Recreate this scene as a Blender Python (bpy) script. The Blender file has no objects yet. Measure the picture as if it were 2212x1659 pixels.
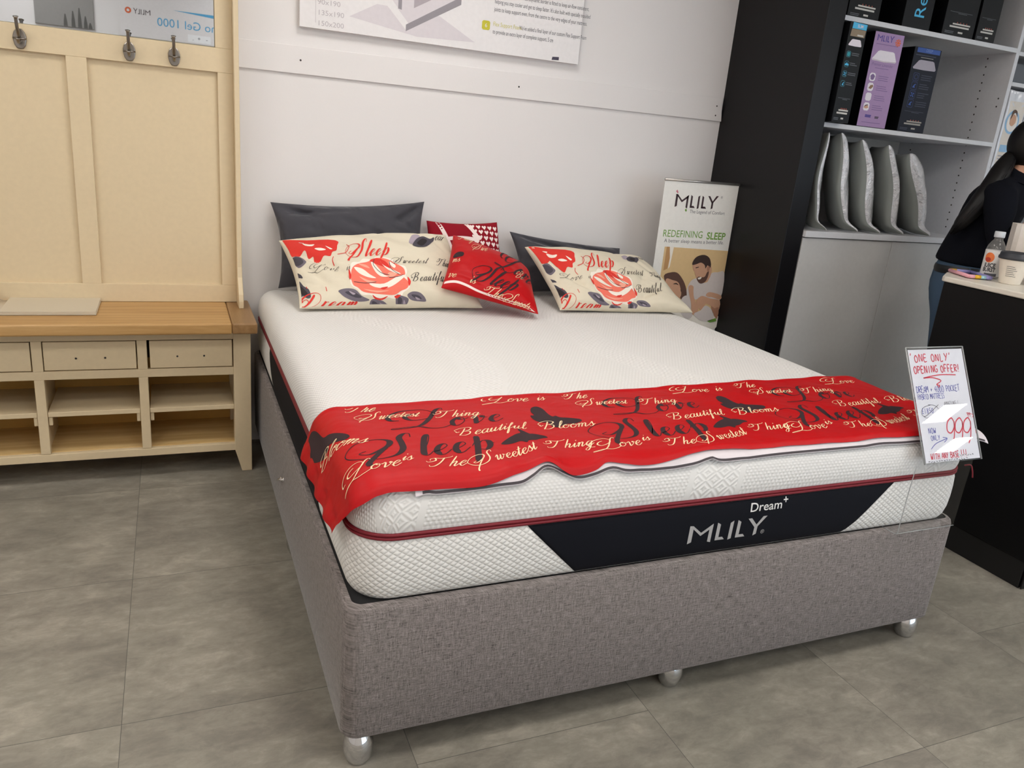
import bpy, bmesh, math, random
import numpy as np
from mathutils import Vector, Matrix, geometry

S = bpy.context.scene
COL = S.collection

# ---------------------------------------------------------------- camera
def setup_camera():
    yaw, pitch, roll, f = 0.4217, 0.3020, 0.0923, 1688.8
    cy, sy = math.cos(yaw), math.sin(yaw)
    fwd = Vector((sy*math.cos(pitch), cy*math.cos(pitch), -math.sin(pitch)))
    right = Vector((cy, -sy, 0)); up = right.cross(fwd)
    r = math.cos(roll)*right + math.sin(roll)*up
    u = -math.sin(roll)*right + math.cos(roll)*up
    cd = bpy.data.cameras.new('camera'); co = bpy.data.objects.new('camera', cd); COL.objects.link(co)
    m = Matrix((r, u, -fwd)).transposed().to_4x4(); m.translation = (-0.2956, -1.3801, 1.3766)
    co.matrix_world = m
    cd.sensor_fit = 'HORIZONTAL'; cd.sensor_width = 36; cd.lens = f/2212*36; cd.clip_start = 0.02
    S.camera = co
setup_camera()

# ---------------------------------------------------------------- world, light, exposure
S.view_settings.view_transform = 'Standard'
S.view_settings.look = 'None'
S.view_settings.gamma = 1.0
S.view_settings.use_curve_mapping = False
S.view_settings.exposure = 0.86
W = bpy.data.worlds.new('daylight'); S.world = W; W.use_nodes = True
W.node_tree.nodes['Background'].inputs[0].default_value = (0.74, 0.87, 1.0, 1)
W.node_tree.nodes['Background'].inputs[1].default_value = 1.5
PANEL_STRENGTH = 8.0
PANEL_COLOR = (1.0, 0.965, 0.92)

# ---------------------------------------------------------------- helpers
def lin(c):
    if isinstance(c, str):
        c = [int(c[i:i+2], 16)/255 for i in (0, 2, 4)]
    return tuple((x/12.92 if x <= .04045 else ((x+.055)/1.055)**2.4) for x in c)

class NT:
    """small wrapper for writing shader graphs"""
    def __init__(s, name):
        s.m = bpy.data.materials.new(name); s.m.use_nodes = True
        s.t = s.m.node_tree; s.t.nodes.clear()
        s.out = s.t.nodes.new('ShaderNodeOutputMaterial')
    def n(s, typ, **kw):
        x = s.t.nodes.new('ShaderNode'+typ)
        for k, v in kw.items():
            if k in x.inputs: s.put(x.inputs[k], v)
            else: setattr(x, k, v)
        return x
    def put(s, sock, v):
        if hasattr(v, 'is_output'): s.t.links.new(v, sock)
        elif isinstance(v, str): sock.default_value = (*lin(v), 1)
        else: sock.default_value = v
    def math(s, op, a, b=0.0, c=0.0):
        x = s.t.nodes.new('ShaderNodeMath'); x.operation = op
        s.put(x.inputs[0], a); s.put(x.inputs[1], b); s.put(x.inputs[2], c)
        return x.outputs[0]
    def mixc(s, f, a, b, mode='MIX'):
        x = s.t.nodes.new('ShaderNodeMix'); x.data_type = 'RGBA'; x.blend_type = mode
        s.put(x.inputs[0], f)
        for i, v in ((6, a), (7, b)):
            if isinstance(v, tuple) and len(v) == 3: v = (*v, 1)
            s.put(x.inputs[i], v)
        return x.outputs[2]
    def mixf(s, f, a, b):
        x = s.t.nodes.new('ShaderNodeMix'); s.put(x.inputs[0], f); s.put(x.inputs[2], a); s.put(x.inputs[3], b)
        return x.outputs[0]
    def coord(s, which='Object', scale=(1, 1, 1), rot=(0, 0, 0)):
        tc = s.n('TexCoord'); mp = s.n('Mapping')
        mp.inputs['Scale'].default_value = scale; mp.inputs['Rotation'].default_value = rot
        s.t.links.new(tc.outputs[which], mp.inputs['Vector'])
        return mp.outputs['Vector']
    def noise(s, vec, scale=5, detail=3, rough=.5, out='Fac', dist=0.0):
        x = s.n('TexNoise'); s.put(x.inputs['Vector'], vec)
        x.inputs['Scale'].default_value = scale; x.inputs['Detail'].default_value = detail
        x.inputs['Roughness'].default_value = rough; x.inputs['Distortion'].default_value = dist
        return x.outputs[out]
    def ramp(s, f, stops):
        x = s.n('ValToRGB'); s.put(x.inputs[0], f)
        e = x.color_ramp.elements
        while len(e) < len(stops): e.new(.5)
        for i, (p, c) in enumerate(stops):
            e[i].position = p; e[i].color = (*(lin(c) if isinstance(c, str) else (c, c, c)), 1)
        return x.outputs[0]
    def bump(s, h, dist=.001, strength=1.0):
        x = s.n('Bump'); s.put(x.inputs['Height'], h)
        x.inputs['Distance'].default_value = dist; x.inputs['Strength'].default_value = strength
        return x.outputs[0]
    def bsdf(s, color=None, rough=.5, metal=0.0, normal=None, spec=.5, sheen=0.0, **kw):
        b = s.n('BsdfPrincipled')
        if color is not None: s.put(b.inputs['Base Color'], (*color, 1) if isinstance(color, tuple) and len(color) == 3 else color)
        s.put(b.inputs['Roughness'], rough); b.inputs['Metallic'].default_value = metal
        b.inputs['Specular IOR Level'].default_value = spec
        if sheen: b.inputs['Sheen Weight'].default_value = sheen; b.inputs['Sheen Roughness'].default_value = .4
        if normal is not None: s.put(b.inputs['Normal'], normal)
        for k, v in kw.items(): s.put(b.inputs[k.replace('_', ' ')], v)
        s.t.links.new(b.outputs[0], s.out.inputs[0])
        return b

MATS = {}
def plain(color, rough=.5, metal=0.0, spec=.5, grain=0.0, name=None, sheen=0.0, bscale=60):
    key = (color, rough, metal, spec, grain, sheen)
    if key in MATS: return MATS[key]
    t = NT(name or 'paint_'+str(color))
    v = t.coord('Object')
    n = t.noise(v, bscale, 3)
    c = t.mixc(n, tuple(x*(1-.05) for x in lin(color)), tuple(min(1, x*1.05) for x in lin(color)))
    t.bsdf(c, rough, metal, t.bump(n, .001, grain) if grain else None, spec, sheen)
    MATS[key] = t.m
    return t.m

def catmull(pts, per=6, closed=False):
    p = np.array(pts, float); n = len(p)
    if n == 2 and not closed:
        k = np.linspace(0, 1, per+1)[:, None]; return p[0]*(1-k)+p[1]*k
    out = []
    for i in range(n if closed else n-1):
        if closed: a, b, c, d = p[(i-1) % n], p[i], p[(i+1) % n], p[(i+2) % n]
        else: a, b, c, d = p[max(i-1, 0)], p[i], p[i+1], p[min(i+2, n-1)]
        for k in range(per):
            t = k/per
            out.append(.5*((2*b)+(c-a)*t+(2*a-5*b+4*c-d)*t*t+(3*b-a-3*c+d)*t**3))
    if not closed: out.append(p[-1])
    return np.array(out)

LOC = {}
class MB:
    """collects geometry with material slots; build() links ONE mesh object"""
    def __init__(s): s.v = []; s.f = []; s.mi = []; s.sm = []; s.uv = {}
    def add(s, verts, faces, mat=0, smooth=False, uvs=None):
        o = len(s.v)
        s.v.extend([tuple(map(float, p)) for p in verts])
        for f in faces:
            s.f.append(tuple(i+o for i in f)); s.mi.append(mat); s.sm.append(smooth)
        if uvs is not None:
            for i, w in enumerate(uvs): s.uv[o+i] = w
        return s
    def box(s, a, b, mat=0, M=None):
        x0, y0, z0 = a; x1, y1, z1 = b
        v = [(x0, y0, z0), (x1, y0, z0), (x1, y1, z0), (x0, y1, z0), (x0, y0, z1), (x1, y0, z1), (x1, y1, z1), (x0, y1, z1)]
        if M is not None: v = [tuple(M @ Vector(p)) for p in v]
        return s.add(v, [(0, 3, 2, 1), (4, 5, 6, 7), (0, 1, 5, 4), (1, 2, 6, 5), (2, 3, 7, 6), (3, 0, 4, 7)], mat)
    def prism(s, poly, ax, a, b, mat=0):
        """extrude a 2D polygon along axis ax from a to b"""
        def P(p, t):
            if ax == 'x': return (t, p[0], p[1])
            if ax == 'y': return (p[0], t, p[1])
            return (p[0], p[1], t)
        n = len(poly)
        v = [P(p, a) for p in poly]+[P(p, b) for p in poly]
        fs = [tuple(range(n-1, -1, -1)), tuple(range(n, 2*n))]
        fs += [(i, (i+1) % n, n+(i+1) % n, n+i) for i in range(n)]
        return s.add(v, fs, mat)
    def tube(s, pts, r, n=8, mat=0, caps=True, closed=False):
        p = [Vector(q) for q in pts]; m = len(p)
        rs = r if hasattr(r, '__len__') else [r]*m
        up = Vector((0, 0, 1)); v = []; prev = None
        for i in range(m):
            if closed: d = p[(i+1) % m]-p[i-1]
            else: d = p[min(i+1, m-1)]-p[max(i-1, 0)]
            d.normalize()
            if prev is None:
                a = up if abs(d.z) < .9 else Vector((1, 0, 0)); e = d.cross(a).normalized()
            else:
                e = (prev-d*prev.dot(d)).normalized()
            prev = e; g = d.cross(e)
            for k in range(n):
                t = 2*math.pi*k/n; v.append(p[i]+(e*math.cos(t)+g*math.sin(t))*rs[i])
        fs = []
        for i in range(m if closed else m-1):
            for k in range(n):
                j = (i+1) % m
                fs.append((i*n+k, i*n+(k+1) % n, j*n+(k+1) % n, j*n+k))
        if caps and not closed: fs += [tuple(range(n-1, -1, -1)), tuple(range((m-1)*n, m*n))]
        return s.add(v, fs, mat, True)
    def lathe(s, prof, c, n=24, mat=0, M=None, caps=True):
        v = []; fs = []
        for r, z in prof:
            for k in range(n):
                t = 2*math.pi*k/n; q = Vector((r*math.cos(t), r*math.sin(t), z))
                if M is not None: q = M @ q
                v.append(q+Vector(c))
        for i in range(len(prof)-1):
            for k in range(n): fs.append((i*n+k, i*n+(k+1) % n, (i+1)*n+(k+1) % n, (i+1)*n+k))
        if caps: fs += [tuple(range(n-1, -1, -1)), tuple(range((len(prof)-1)*n, len(prof)*n))]
        return s.add(v, fs, mat, True)
    def grid(s, fn, nu, nv, mat=0, uvf=None, flip=False):
        v = []; uv = []
        for j in range(nv+1):
            for i in range(nu+1):
                v.append(fn(i/nu, j/nv)); uv.append((i/nu, j/nv) if uvf is None else uvf(i/nu, j/nv))
        fs = []
        for j in range(nv):
            for i in range(nu):
                a = j*(nu+1)+i; q = (a, a+1, a+nu+2, a+nu+1)
                fs.append(q[::-1] if flip else q)
        return s.add(v, fs, mat, True, uv)
    # ---- printing on a surface: mp(x, y, e) gives the 3D point e above the surface
    def ribbon(s, pts, widths, mp, mat, e):
        p = np.array(pts, float); d = np.gradient(p, axis=0)
        L = np.hypot(d[:, 0], d[:, 1])+1e-12; nx, ny = -d[:, 1]/L, d[:, 0]/L
        w = np.asarray(widths)*.5; v = []
        for i in range(len(p)):
            v.append(mp(p[i, 0]+nx[i]*w[i], p[i, 1]+ny[i]*w[i], e)); v.append(mp(p[i, 0]-nx[i]*w[i], p[i, 1]-ny[i]*w[i], e))
        return s.add(v, [(2*i, 2*i+1, 2*i+3, 2*i+2) for i in range(len(p)-1)], mat, True)
    def poly(s, pts, mp, mat, e, smooth=0, step=None):
        p = catmull(pts, smooth, True) if smooth else np.array(pts, float)
        vs = [Vector(q) for q in p]; n = len(vs)
        if step:
            lo = p.min(0); hi = p.max(0)
            gx = np.arange(lo[0]+step*.5, hi[0], step); gy = np.arange(lo[1]+step*.5, hi[1], step)
            for x in gx:
                for y in gy: vs.append(Vector((x, y)))
        r = geometry.delaunay_2d_cdt(vs, [(i, (i+1) % n) for i in range(n)], [], 1 if not step else 1, 1e-7)
        return s.add([mp(q[0], q[1], e) for q in r[0]], r[2], mat, bool(step))
    def text(s, txt, size, x, y, mp, mat, e, align='LEFT', xs=1.0, bold=0.0, ang=0.0, shear=0.0):
        vs, fs = font_geo(txt, bold, align)
        ca, sa = math.cos(ang), math.sin(ang)
        out = []
        for a, b in vs:
            a, b = (a*xs+b*shear)*size, b*size
            out.append(mp(x+a*ca-b*sa, y+a*sa+b*ca, e))
        return s.add(out, fs, mat)
    def build(s, name, mats, parent=None, bevel=0.0, subsurf=0, solid=0.0, seg=2, weld=False, origin=None):
        me = bpy.data.meshes.new(name)
        v = np.array(s.v)
        if parent is not None: off = np.array(LOC[parent.name])
        elif origin is not None: off = np.array(origin)
        else:
            lo, hi = v.min(0), v.max(0); off = np.array(((lo[0]+hi[0])/2, (lo[1]+hi[1])/2, lo[2]))
        me.from_pydata([tuple(q) for q in (v-off)], [], s.f)
        if not isinstance(mats, (list, tuple)): mats = [mats]
        for m in mats: me.materials.append(m)
        me.polygons.foreach_set('material_index', s.mi)
        me.polygons.foreach_set('use_smooth', s.sm)
        if s.uv:
            ul = me.uv_layers.new(name='UVMap')
            vi = np.empty(len(me.loops), int); me.loops.foreach_get('vertex_index', vi)
            arr = np.zeros((len(s.v), 2))
            for k, w in s.uv.items(): arr[k] = w
            ul.data.foreach_set('uv', arr[vi].ravel())
        me.update()
        if weld:
            bm = bmesh.new(); bm.from_mesh(me); bmesh.ops.remove_doubles(bm, verts=bm.verts, dist=1e-5); bm.to_mesh(me); bm.free()
        o = bpy.data.objects.new(name, me); COL.objects.link(o)
        if parent is not None:
            o.parent = parent; LOC[o.name] = LOC[parent.name]
        else:
            o.location = off; LOC[o.name] = tuple(off)
        if solid:
            q = o.modifiers.new('thickness', 'SOLIDIFY'); q.thickness = solid; q.offset = -1
        if bevel:
            q = o.modifiers.new('bevel', 'BEVEL'); q.width = bevel; q.segments = seg; q.limit_method = 'ANGLE'; q.angle_limit = math.radians(40)
            q.harden_normals = False
        if subsurf:
            q = o.modifiers.new('smooth', 'SUBSURF'); q.levels = subsurf; q.render_levels = subsurf
        return o

_FONT = {}
def font_geo(txt, bold=0.0, align='LEFT'):
    k = (txt, bold, align)
    if k in _FONT: return _FONT[k]
    cu = bpy.data.curves.new('lettering', 'FONT'); cu.body = txt; cu.size = 1.0; cu.offset = bold
    cu.align_x = align; cu.resolution_u = 3
    o = bpy.data.objects.new('lettering', cu); COL.objects.link(o)
    bpy.context.view_layer.update()
    me = bpy.data.meshes.new_from_object(o.evaluated_get(bpy.context.evaluated_depsgraph_get()))
    vs = [(q.co.x, q.co.y) for q in me.vertices]; fs = [tuple(p.vertices) for p in me.polygons]
    bpy.data.objects.remove(o); bpy.data.curves.remove(cu); bpy.data.meshes.remove(me)
    _FONT[k] = (vs, fs)
    return _FONT[k]

def thing(name, label, cat, loc, group=None):
    o = bpy.data.objects.new(name, None); COL.objects.link(o); o.location = loc; LOC[o.name] = tuple(loc)
    o.empty_display_size = .1
    return tag(o, label, cat, group)
def tag(o, label, cat, group=None):
    o['label'] = label; o['category'] = cat
    if group: o['group'] = group
    return o
def lab(o, label): o['label'] = label; return o
def struct(o): o['kind'] = 'structure'; return o
def planar(O, ux, uy, n):
    O, ux, uy, n = (np.array(q, float) for q in (O, ux, uy, n))
    return lambda x, y, e=0.0: O+ux*x+uy*y+n*e
def dup(root, loc, label, group=None):
    c = root.copy(); COL.objects.link(c); c.location = loc
    if label: c['label'] = label
    if group: c['group'] = group
    for ch in root.children:
        k = ch.copy(); COL.objects.link(k); k.parent = c
        for g in ch.children:
            q = g.copy(); COL.objects.link(q); q.parent = k
    return c

# ---------------------------------------------------------------- pen lettering
# flowing copperplate strokes, x-height = 1
SCRIPT = {
 'o': (.85, [[(.55, .95), (.3, 1.0), (.05, .55), (.14, .06), (.4, .0), (.66, .4), (.62, .85), (.42, 1.0), (.36, .8), (.6, .7), (.9, .85)]]),
 'v': (.85, [[(0, .7), (.14, 1.0), (.26, .8), (.3, .05), (.36, 0), (.62, .4), (.74, .9), (.62, 1.0), (.6, .8), (.9, .75)]]),
 'e': (.72, [[(-.05, .3), (.3, .5), (.56, .8), (.44, 1.02), (.2, .85), (.08, .4), (.2, .03), (.42, 0), (.75, .42)]]),
 'l': (.5, [[(0, .3), (.3, 1.1), (.42, 1.9), (.34, 2.1), (.2, 1.7), (.12, .3), (.22, 0), (.36, .05), (.55, .4)]]),
 'p': (1.0, [[(0, .5), (.24, 1.1)], [(.3, 1.6), (.24, .4), (.1, -1.1)], [(.26, .4), (.5, 1.0), (.8, .9), (.82, .4), (.6, .02), (.36, .1)], [(.84, .6), (1.05, .7)]]),
 'r': (.7, [[(0, .4), (.22, 1.0)], [(.24, 1.08), (.2, .6), (.12, 0)], [(.18, .5), (.4, .95), (.62, .95)]]),
 'a': (.9, [[(.6, .9), (.34, 1.0), (.08, .6), (.12, .1), (.32, 0), (.55, .45), (.68, 1.0)], [(.68, 1.0), (.58, .3), (.66, .02), (.8, .05), (1.0, .45)]]),
 'm': (1.35, [[(0, .6), (.14, 1.0), (.2, .8), (.08, 0)], [(.12, .4), (.4, .98), (.54, .85), (.44, 0)], [(.48, .4), (.76, .98), (.92, .85), (.86, .15), (.98, 0), (1.35, .45)]]),
 'n': (.95, [[(0, .6), (.14, 1.0), (.2, .8), (.08, 0)], [(.12, .4), (.42, .98), (.58, .85), (.5, .15), (.62, 0), (.95, .45)]]),
 'h': (.95, [[(.30, 2.1), (.06, 0)], [(.12, .4), (.42, .98), (.58, .85), (.5, .15), (.62, 0), (.95, .45)]]),
 'i': (.5, [[(-.05, .4), (.18, 1.0)], [(.2, 1.0), (.12, .2), (.22, 0), (.5, .45)], [(.3, 1.42), (.22, 1.6), (.34, 1.62)]]),
 's': (.62, [[(-.05, .3), (.3, 1.1)], [(.3, 1.1), (.34, .7), (.46, .3), (.34, 0), (.1, .02), (.06, .18)], [(.4, .1), (.7, .45)]]),
 't': (.5, [[(-.05, .4), (.22, 1.1), (.3, 1.7)], [(.3, 1.7), (.12, .2), (.22, 0), (.5, .45)], [(-.02, 1.18), (.48, 1.24)]]),
 'u': (.95, [[(-.05, .5), (.16, 1.0)], [(.18, 1.0), (.1, .2), (.24, 0), (.46, .4), (.62, 1.0)], [(.62, 1.0), (.52, .2), (.62, 0), (.95, .45)]]),
 'w': (1.2, [[(-.05, .6), (.14, 1.0), (.22, .9), (.16, .1), (.28, 0), (.5, .5), (.6, 1.0)], [(.6, 1.0), (.54, .1), (.66, 0), (.92, .5), (.98, .95), (.88, .9), (1.2, .8)]]),
 'g': (.95, [[(.6, .9), (.34, 1.0), (.08, .6), (.12, .1), (.32, 0), (.55, .45), (.68, 1.0)], [(.68, 1.0), (.52, -.4), (.3, -1.05), (.02, -.95), (.1, -.6), (.6, -.05), (.95, .45)]]),
 'b': (.8, [[(0, .3), (.3, 1.2), (.36, 2.0), (.24, 1.9), (.08, .3), (.24, 0), (.52, .3), (.52, .9), (.8, .8)]]),
 'f': (.6, [[(0, .4), (.36, 1.4), (.46, 2.0), (.34, 2.05), (.2, 1.2), (.02, -.9), (.14, -1.0), (.2, -.3), (.16, .1), (.6, .5)]]),
 'x': (.8, [[(0, .9), (.2, .95), (.4, 0), (.7, .2)], [(.65, 1.0), (0, 0)]]),
 'L': (1.75, [[(.05, 1.75), (-.35, 1.55), (-.5, 1.15), (-.1, .75), (.5, .95), (.9, 1.5), (.7, 2.1), (.1, 2.35), (-.8, 2.1), (-1.35, 1.5), (-1.2, .95), (-.75, .8)],
              [(1.35, 2.2), (1.25, 2.45), (.98, 2.2), (.78, 1.2), (.5, .25), (.1, -.12), (-.9, -.2), (-.9, -.1), (.2, -.08), (.9, -.35), (1.5, -.25), (1.9, .15)]]),
 'S': (.75, [[(0.45, 2.0), (0.4, 2.4), (0.15, 2.4), (-0.05, 2.0), (0.05, 1.4), (0.1, 0.7), (-0.22, 0.1), (-1.02, -0.05), (-1.89, 0.3), (-2.4, 1.0), (-1.96, 1.7), (-1.17, 1.95), (-0.51, 1.7), (-0.58, 1.1), (-1.31, 0.5), (-1.75, 0.65), (-1.46, 0.85)], [(-0.58, 1.1), (-1.02, 0.3), (-1.31, -0.4), (-1.24, -0.7)]]),
 'D': (1.8, [[(.5, 2.0), (.4, 1.0), (.15, .15), (-.3, .05), (-.5, .3), (.0, .2), (.6, -.05), (1.2, .3), (1.5, 1.1), (1.2, 1.9), (.5, 2.25), (-.3, 2.0), (-.7, 1.4), (-.4, 1.0)]]),
 'T': (1.6, [[(-.5, 1.4), (-.6, 1.75), (-.2, 2.0), (.5, 1.85), (1.3, 2.0), (1.5, 2.2)], [(.75, 1.95), (.55, .8), (.25, .1), (-.2, 0), (-.35, .3)], [(-.2, 2.0), (.0, 1.4), (-.6, 1.0), (-.9, 1.3)]]),
 'B': (1.6, [[(.35, 2.0), (.25, 1.0), (.05, .05)], [(-.5, 1.2), (-.7, 1.6), (-.2, 2.1), (.5, 2.2), (1.0, 1.9), (.8, 1.35), (.35, 1.15)], [(.45, 1.15), (1.0, 1.0), (1.05, .4), (.6, 0), (.15, .1)], [(-.5, 1.2), (-.35, .9), (-.1, 1.1)]]),
}
def script(mb, txt, x, y, h, mp, mat, e, thick=.28, thin=.05, ang=0.0, slant=.42, xs=1.0, upto=None, track=0.0):
    """write txt from baseline point (x, y) with x-height h"""
    ca, sa = math.cos(ang), math.sin(ang); cx = 0.0
    for ch in txt:
        if ch == ' ': cx += .75; continue
        adv, strokes = SCRIPT[ch]
        for st in strokes:
            p = catmull(st, 5)
            q = np.stack([(p[:, 0]+cx+slant*p[:, 1])*xs, p[:, 1]], 1)
            d = np.gradient(q, axis=0); L = np.hypot(d[:, 0], d[:, 1])+1e-9
            down = np.clip(-d[:, 1]/L, 0, 1)**1.6
            w = (thin+(thick-thin)*down)
            w = np.convolve(np.pad(w, 1, 'edge'), [.25, .5, .25], 'valid')
            w[0] *= .6; w[-1] *= .6
            q = q*h
            r = np.stack([x+q[:, 0]*ca-q[:, 1]*sa, y+q[:, 0]*sa+q[:, 1]*ca], 1)
            mb.ribbon(r, w*h, mp, mat, e)
        cx += adv+track
    return cx*h*xs

# plain hand capitals, box 0.7 x 1
HAND = {
 'A': [[(0, 0), (.35, 1), (.65, 0)], [(.12, .35), (.55, .38)]], 'B': [[(.05, 0), (.08, 1)], [(.0, .98), (.5, .9), (.5, .6), (.1, .52), (.6, .42), (.55, .05), (0, 0)]],
 'C': [[(.6, .85), (.35, 1), (.05, .6), (.15, .1), (.6, .1)]], 'D': [[(.08, 0), (.1, 1)], [(0, 1), (.5, .85), (.62, .45), (.4, .08), (0, 0)]],
 'E': [[(.55, 1), (.1, .98), (.08, 0), (.58, .02)], [(.08, .52), (.48, .54)]], 'F': [[(.58, 1), (.1, .98), (.08, 0)], [(.08, .52), (.48, .54)]],
 'G': [[(.6, .85), (.35, 1), (.05, .6), (.15, .08), (.55, .1), (.6, .45), (.35, .45)]], 'H': [[(.06, 0), (.06, 1)], [(.58, 0), (.58, 1)], [(.06, .5), (.58, .54)]],
 'I': [[(.3, 0), (.32, 1)]], 'K': [[(.06, 0), (.08, 1)], [(.55, 1), (.1, .45), (.6, 0)]], 'L': [[(.1, 1), (.08, 0), (.55, .03)]],
 'M': [[(0, 0), (.1, 1), (.34, .35), (.58, 1), (.68, 0)]], 'N': [[(.04, 0), (.08, 1), (.55, .02), (.6, 1)]],
 'O': [[(.35, 1), (.05, .65), (.15, .05), (.5, .05), (.62, .6), (.3, 1)]], 'P': [[(.08, 0), (.1, 1)], [(0, .97), (.55, .9), (.5, .5), (.1, .45)]],
 'R': [[(.08, 0), (.1, 1)], [(0, .97), (.55, .9), (.5, .55), (.1, .48), (.6, 0)]], 'S': [[(.58, .9), (.25, 1), (.08, .75), (.5, .4), (.45, .05), (.02, .06)]],
 'T': [[(0, .98), (.65, 1)], [(.33, 1), (.3, 0)]], 'U': [[(.05, 1), (.08, .15), (.4, .02), (.55, .3), (.58, 1)]], 'W': [[(0, 1), (.15, 0), (.33, .6), (.5, 0), (.68, 1)]],
 'Y': [[(.02, 1), (.3, .5)], [(.62, 1), (.15, 0)]], 'Z': [[(.05, .98), (.58, 1), (.05, .02), (.6, .03)]],
 '0': [[(.32, 1), (.06, .65), (.15, .05), (.45, .05), (.56, .6), (.28, 1)]], '1': [[(.3, 1), (.28, 0)]], '4': [[(.42, 1), (.05, .4), (.6, .42)], [(.45, .7), (.4, 0)]],
 '5': [[(.55, 1), (.15, .97), (.1, .55), (.45, .55), (.5, .15), (.05, .03)]], '8': [[(.45, .9), (.2, 1), (.15, .72), (.5, .35), (.4, .02), (.1, .1), (.15, .4), (.5, .75), (.42, .92)]],
 '9': [[(.55, .85), (.3, 1), (.08, .72), (.25, .5), (.55, .8), (.58, 1), (.55, .5), (.4, 0)]],
 '!': [[(.25, 1.15), (.2, .3)], [(.19, .08), (.2, 0)]], "'": [[(.25, 1.1), (.18, .8)]], '+': [[(.1, .4), (.55, .42)], [(.33, .65), (.31, .15)]], '.': [[(.2, .04), (.22, 0)]],
 '£': [[(.5, .85), (.35, 1), (.22, .8), (.22, .3), (.08, .02), (.55, .03)], [(.08, .45), (.45, .47)]],
}
def hand(mb, txt, x, y, h, mp, mat, e, w=.1, ang=0.0, seed=1, adv=.82, xs=1.0):
    rnd = random.Random(seed); cx = 0.0; ca, sa = math.cos(ang), math.sin(ang)
    for ch in txt:
        if ch == ' ': cx += .6; continue
        jy = rnd.uniform(-.04, .04); k = rnd.uniform(.94, 1.06)
        for st in HAND[ch]:
            p = catmull(st, 4)*k
            q = np.stack([(p[:, 0]+cx)*xs, p[:, 1]+jy], 1)*h
            r = np.stack([x+q[:, 0]*ca-q[:, 1]*sa, y+q[:, 0]*sa+q[:, 1]*ca], 1)
            mb.ribbon(r, np.full(len(r), w*h), mp, mat, e)
        cx += adv
    return cx*h*xs
# ================================================================ SETTING
def floor_material():
    t = NT('grey_stone_tiles')
    v = t.coord('Object')
    sp = t.n('SeparateXYZ'); t.put(sp.inputs[0], v)
    x, y = sp.outputs[0], sp.outputs[1]
    u = t.math('DIVIDE', t.math('ADD', x, .45+.62*6), .62)
    col = t.math('FLOOR', u)
    m3 = t.math('MODULO', col, 3.0)                       # running bond
    off = t.math('MULTIPLY', t.math('COMPARE', m3, 1.0, .1), .32)
    w = t.math('DIVIDE', t.math('ADD', t.math('ADD', y, -.31+.645*12), off), .645)
    row = t.math('FLOOR', w)
    def edge(k, width):
        f = t.math('FRACT', k); d = t.math('MINIMUM', f, t.math('SUBTRACT', 1.0, f))
        return t.math('LESS_THAN', d, width)
    seam = t.math('MAXIMUM', edge(u, .0012), edge(w, .0012))
    cb = t.n('CombineXYZ'); t.put(cb.inputs[0], t.math('MULTIPLY', col, 7.3)); t.put(cb.inputs[1], t.math('MULTIPLY', row, 3.1)); t.put(cb.inputs[2], 0.0)
    va = t.n('VectorMath'); va.operation = 'ADD'; t.put(va.inputs[0], v); t.put(va.inputs[1], cb.outputs[0])
    mp = t.n('Mapping'); mp.inputs['Scale'].default_value = (1.0, 1.9, 1); t.put(mp.inputs[0], va.outputs[0])
    big = t.noise(mp.outputs[0], 2.2, 5, .62, dist=.35)
    mid = t.noise(mp.outputs[0], 9, 6, .68, dist=.5)
    fin = t.noise(mp.outputs[0], 30, 5, .72, dist=.8)
    k = t.math('ADD', t.math('MULTIPLY', big, .45), t.math('ADD', t.math('MULTIPLY', mid, .45), t.math('MULTIPLY', fin, .20)))
    base = t.ramp(k, [(.37, '665f58'), (.50, '7f786f'), (.585, '918a7f'), (.71, 'b0a79a')])
    hue = t.noise(v, 1.6, 2)
    base = t.mixc(t.math('MULTIPLY', hue, .35), base, lin('8b8c7c'))
    wn = t.n('TexWhiteNoise'); t.put(wn.inputs['Vector'], cb.outputs[0])
    base = t.mixc(t.math('MULTIPLY', wn.outputs['Value'], .10), base, lin('7f7975'))
    c = t.mixc(seam, base, lin('57544f'))
    h = t.math('SUBTRACT', t.math('MULTIPLY', fin, .3), t.math('MULTIPLY', seam, 1.0))
    t.bsdf(c, t.mixf(mid, .42, .6), normal=t.bump(h, .0006, .5), spec=.35)
    return t.m

def wall_material(c, name, rough=.75):
    t = NT(name); v = t.coord('Object')
    n = t.noise(v, 90, 4, .6); b = t.noise(v, 1.3, 3)
    col = t.mixc(b, tuple(q*.97 for q in lin(c)), lin(c))
    t.bsdf(col, rough, normal=t.bump(n, .0008, .25), spec=.3)
    return t.m
M_WALL = wall_material('e4e0de', 'white_wall_paint')
M_CEIL = wall_material('e6e4e0', 'ceiling_paint', .9)
M_BLACKLAM = plain('0d0d0f', .4, spec=.3, grain=.05, name='black_laminate')
M_WHITELAM = plain('d9d8d6', .42, name='white_laminate')
M_DOT = plain('2a2624', .7)
O0 = (0, 0, 0)

struct(MB().box((-2.7, -6.1, -.1), (9.3, 2.13, 0)).build('floor', floor_material(), origin=O0))
struct(MB().box((-2.7, -6.1, 2.75), (9.3, 2.13, 2.85)).build('ceiling', M_CEIL, origin=O0))
struct(MB().box((-2.7, 2.03, 0), (9.3, 2.13, 2.75)).build('wall_back', M_WALL, origin=O0))
struct(MB().box((-2.7, -3.1, 0), (-2.6, 2.03, 2.75)).build('wall_left', M_WALL, origin=O0))
struct(MB().box((9.2, -6.0, 0), (9.3, 2.03, 2.75)).build('wall_right', M_WALL, origin=O0))
struct(MB().box((-2.6, -3.1, 0), (.9, -3.0, 2.75)).build('wall_front', M_WALL, origin=O0))
struct(MB().box((.8, -6.0, 0), (.9, -3.1, 2.75)).build('wall_side', M_WALL, origin=O0))
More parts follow.
